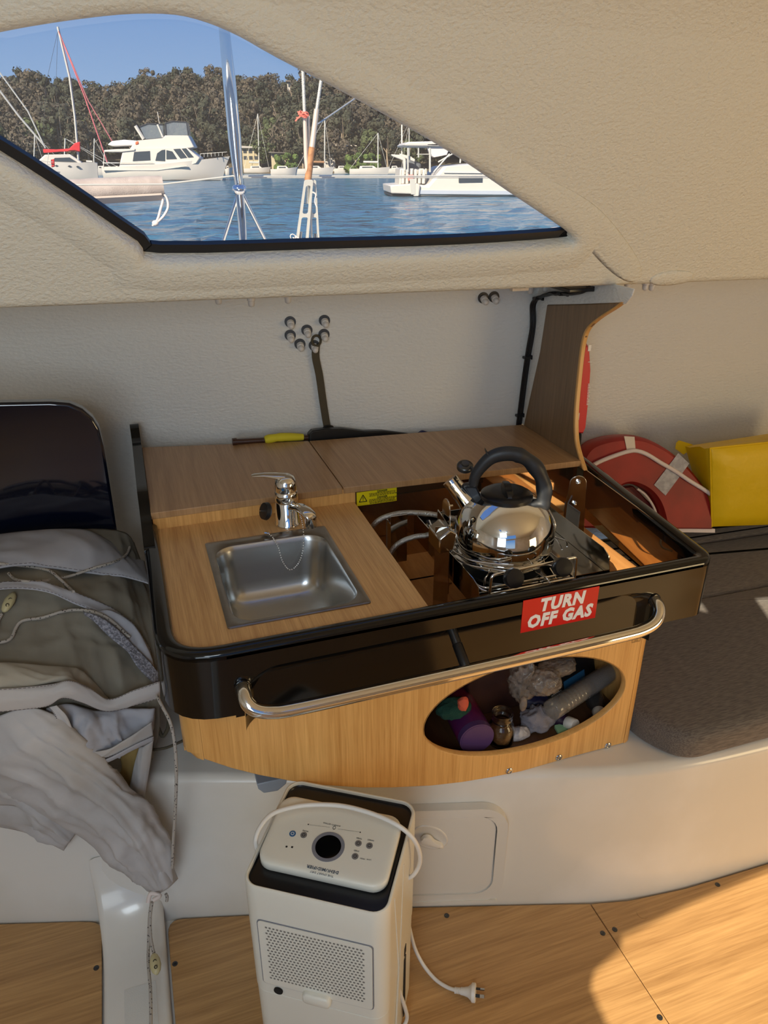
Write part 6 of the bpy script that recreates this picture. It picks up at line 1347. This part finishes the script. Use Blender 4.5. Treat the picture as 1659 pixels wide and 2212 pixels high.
# -- big motor yacht, right, stern towards the left
m_ = Boat(848, 426, 'large white motor yacht with hardtop seen from its stern at the right of the window', yaw=R(6)); q0 = m_.inv
shw = hullw
m_.prism([(901, 424), (902, 398), (924, 401), (960, 359), (1035, 353), (1120, 352), (1290, 352), (1300, 424)], .2, 4.8, 'hull_side', shw, .12)
m_.prism([(843, 400), (901, 396), (908, 399), (906, 424), (893, 424), (893, 419), (845, 418)], 0, 4.9, 'swim_platform', shw, .08)
m_.prism([(845, 419), (1310, 424), (1310, 433), (900, 431), (846, 424)], .25, 4.7, 'waterline_band', hullb)
m_.prism([(906, 411), (1300, 414), (1300, 422), (906, 419)], .14, .3, 'grey_stripe', mat('hull_stripe', col(168, 176, 190), .4))
m_.prism([(960, 371), (1300, 374), (1300, 377), (960, 374)], .12, .3, 'moulded_step', hullw, .02)
for x0_, x1_ in ((992, 1043), (1074, 1110)):
    w1 = m_.prism([(x0_, 382), (x1_, 381), (x1_, 393), (x0_, 394)], .13, .25, 'hull_window', bwin)
m_.prism([(1043, 340), (1110, 340), (1130, 353), (1035, 354)], .8, 4.2, 'saloon_top', hullw, .1)
m_.prism([(875, 312), (883, 306), (959, 304), (972, 312), (974, 317), (960, 316), (880, 315)], .4, 4.6, 'hardtop', hullw, .08)
m_.prism([(926, 316), (962, 315), (975, 318), (970, 334), (940, 340), (932, 334)], .6, 1.0, 'side_curtain', mat('white_curtain', col(206, 198, 196), .7), .03)
for pix, r in (([(907, 316), (907, 340)], .05), ([(932, 316), (932, 372)], .06), ([(884, 312), (884, 372)], .05), ([(940, 372), (975, 332)], .05), ([(903, 333), (935, 333)], .03), ([(950, 350), (985, 330)], .05), ([(985, 330), (1040, 350)], .04), ([(1000, 330), (998, 352)], .05), ([(1018, 335), (1016, 352)], .05)): m_.bar(pix, .6, r, 'support_rail', M['alu'])
for pix in ([(848, 333), (872, 334), (880, 342), (880, 372), (876, 372), (874, 346), (850, 337)], [(866, 331), (890, 337), (901, 344), (900, 350), (870, 338)]): m_.prism(pix, .8, 1.1, 'davit', hullw, .04)
for k in range(6): m_.prism([(872+9*k, 366), (878+9*k, 366), (877+9*k, 398), (870+9*k, 398)], .7, 1.1, 'transom_panel', hullw, .05)
m_.prism([(870, 364), (930, 364), (930, 400), (868, 400)], 1.4, 4.0, 'transom', hullw, .05)
m_.prism([(886, 356), (890, 340), (902, 346), (918, 352), (918, 364), (886, 366)], 1.6, 2.6, 'aft_seating', mat('shaded_grey', col(90, 96, 104), .6), .1)
m_.prism([(885, 386), (897, 386), (897, 420), (888, 420)], -.02, .1, 'boarding_ladder', M['alu']); m_.prism([(884, 378), (896, 377), (896, 390), (884, 391)], .5, .7, 'red_striped_buoy', mat('red_white', col(216, 120, 110), .6), .05)
m_.prism([(883, 262), (886, 262), (886, 345), (883, 345)], 3.8, 3.9, 'aerial', hullw)
# -- yachts
def sail_yacht(px0, px1, wl, mx, mt, label, boom=None, mastlean=0, cabin=True, h=1.1, mr=.11, teakdeck=False):
    y_ = Boat(px0, wl, label, yaw=0, name='sailing_yacht'); a0, _ = y_.inv(px0, wl); a1, _ = y_.inv(px1, wl); L = a1-a0
    y_.W.z = WL
    y_.hull(0, L, h, h*1.35, max(2.4, L*.28), rake=.5 if px1 > px0 else .5)
    b = B(); s_ = 1
    if cabin: b.prism([(L*.25, h), (L*.28, h+.55), (L*.62, h+.6), (L*.72, h+.1)], y_.F, .7, 1.9); mk('coachroof', b, hullw, parent=y_.t, bevel=.05); b = B(); b.prism([(L*.33, h+.2), (L*.6, h+.22), (L*.6, h+.42), (L*.33, h+.4)], y_.F, .64, .72); mk('cabin_window', b, bwin, parent=y_.t)
    if mt: 
        am, _ = y_.inv(mx, wl); top = y_.inv(mx+mastlean, mt); b = B(); b.tube([y_.F(am, h, 1.2), y_.F(top[0], top[1]-WL if False else top[1]-y_.W.z, 1.2)], mr, 8); mk('mast', b, M['alu'], parent=y_.t, smooth=60)
        b = B(); zt_ = top[1]-y_.W.z; b.tube([y_.F(top[0], zt_, 1.2), y_.F(L*.98, h*1.2, 1.2)], .035, 5); b.tube([y_.F(top[0], zt_, 1.2), y_.F(.1, h, 1.2)], .035, 5); mk('stay', b, M['alu'], parent=y_.t)
        b = B(); b.tube([y_.F(am, h+1.3, 1.2), y_.F(am-L*.38, h+1.35, 1.2)], .2, 8); mk('boom', b, boom or hullw, parent=y_.t, smooth=60)
    return y_
for a_ in ((527, 583, 375, 561, 246, 'white sloop with a bare mast moored just right of the steel post', None, -4), (585, 640, 379, 0, 0, 'small white launch moored left of the turnbuckles', None, 0), (640, 718, 377, 702, 256, 'white ketch with a tan boom cover behind the turnbuckles', teak, 0), (722, 756, 375, 0, 0, 'dark topped dinghy cluster moored centre right on the far shore', None, 0), (755, 838, 377, 817, 288, 'low white sloop with a mast halfway between turnbuckles and motor yacht', None, 0), (838, 868, 375, 884, 264, 'white sloop whose mast rises behind the motor yacht stern', None, 0), (487, 500, 378, 0, 0, 'small white launch tucked just left of the post', None, 0)):
    sail_yacht(*a_[:6], boom=a_[6], mastlean=a_[7], mr=.13)
lm = [(20, 60, 334, 38, 262), (60, 100, 336, 50, 285), (150, 205, 345, 189, 280), (175, 222, 350, 197, 285), (205, 240, 352, 204, 300), (100, 150, 338, 75, 292), (250, 262, 354, 140, 300), (225, 262, 356, 232, 300), (500, 530, 372, 525, 290)]
for i, (x0_, x1_, wl, mx, mt) in enumerate(lm):
    sail_yacht(x0_, x1_, [373, 376, 372, 374, 379, 379, 382, 372, 373][i], mx, mt, ['moored sloop at the far left below the cream building', 'second moored sloop from the left, mast before the cream tower', 'moored sloop behind the stern of the white cruiser, left mast of the close pair', 'moored sloop behind the cruiser stern, right mast of the close pair', 'small sloop with a short mast touching the cruiser stern', 'moored sloop left of the red sail cover', 'distant sloop partly hidden by the red sail cover yacht', 'distant sloop right behind the cruiser cockpit', 'distant sloop whose mast shows beside the steel post'][i], mr=.10)
# catamaran with red sail cover
k_ = Boat(95, 389, 'white catamaran with a bright red sail cover and leaning mast at the left', yaw=R(-4), name='catamaran', cat='boat')
k_.hull(k_.inv(60, 389)[0], k_.inv(212, 389)[0], k_.inv(100, 352)[1]-WL, k_.inv(100, 352)[1]-WL-.1, 2.0, 0, rake=.2)
k_.hull(k_.inv(60, 389)[0], k_.inv(212, 389)[0], k_.inv(100, 352)[1]-WL, k_.inv(100, 352)[1]-WL, 2.0, 4.2, rake=.2, name='far_hull')
k_.prism([(70, 358), (96, 334), (150, 333), (176, 350), (180, 360)], .6, 5.2, 'deckhouse', hullw, .15); k_.prism([(112, 348), (118, 341), (150, 340), (166, 350)], .5, .65, 'deckhouse_window', bwin)
for q in ((122, 358), (150, 359), (168, 360)): k_.prism([(q[0]-4, q[1]), (q[0], q[1]-2), (q[0]+4, q[1]), (q[0], q[1]+2)], -.05, .3, 'porthole', bwin)
k_.prism([(90, 321), (120, 322), (148, 320), (160, 308), (172, 305), (173, 328), (160, 326), (130, 327), (91, 330)], 2.2, 2.7, 'sail_cover', mat('red_sail_cover', col(190, 24, 38), .7), .12)
k_.bar([(168, 345), (160, 250), (148, 160), (122, 50)], 2.8, .17, 'mast', M['alu']); k_.bar([(124, 60), (180, 200), (232, 350)], 2.8, .10, 'furled_sail', mat('faded_red_sail', col(196, 100, 110), .8)); k_.bar([(124, 60), (190, 215), (244, 306)], 2.6, .07, 'furled_sail', mat('faded_red_sail_two', col(196, 110, 118), .8))
for pix in ([(122, 60), (95, 180), (88, 340)], [(122, 60), (118, 190), (130, 300)], [(125, 62), (160, 200), (215, 345)]): k_.bar(pix, 2.8, .02, 'stay', dkf)
# near hull at far left
n_ = Boat(60, 402, 'rounded white hull with a small blue star poking in at the far left', yaw=R(0), name='moored_hull', cat='boat')
n_.hull(n_.inv(-160, 402)[0], n_.inv(122, 402)[0], n_.inv(60, 366)[1]-WL, n_.inv(60, 366)[1]-WL-.3, 3.0, 0, rake=.6)
n_.prism([(-160, 352), (20, 340), (60, 362), (40, 368), (-160, 372)], .6, 2.5, 'boom_cover', mat('beige_cover', col(196, 180, 168), .8), .2)
st = n_.P([(91, 379), (92.3, 383), (96, 384.5), (92.3, 386), (91, 390), (89.7, 386), (86, 384.5), (89.7, 383)]); b = B(); b.prism(st, n_.F, -.06, .4); mk('blue_star', b, mat('star_blue', col(30, 50, 96), .5), parent=n_.t, smooth=0)
for pix in ([(50, 366), (58, 340)], [(60, 366), (64, 372)], [(58, 345), (115, 350)], [(105, 330), (100, 368)], [(58, 352), (112, 356)]): n_.bar(pix, .3, .03, 'rail', M['alu'])
n_.prism([(110, 345), (118, 343), (119, 360), (112, 362)], .5, .8, 'red_lifering', mat('red_ring', col(190, 40, 40), .6), .05)
# thin stays close by on the left of the pane
b = B(); b.tube([ony(-20, 130, 4), ony(60, 240, 4), ony(98, 320, 4)], .003, 5); b.tube([ony(-20, 170, 4), ony(40, 250, 4), ony(96, 315, 4)], .004, 5); tag(mk('rigging_wire', b, M['alu'], origin=ony(60, 240, 4)), 'two thin rigging wires crossing the sky and hill at the far left', 'wire')
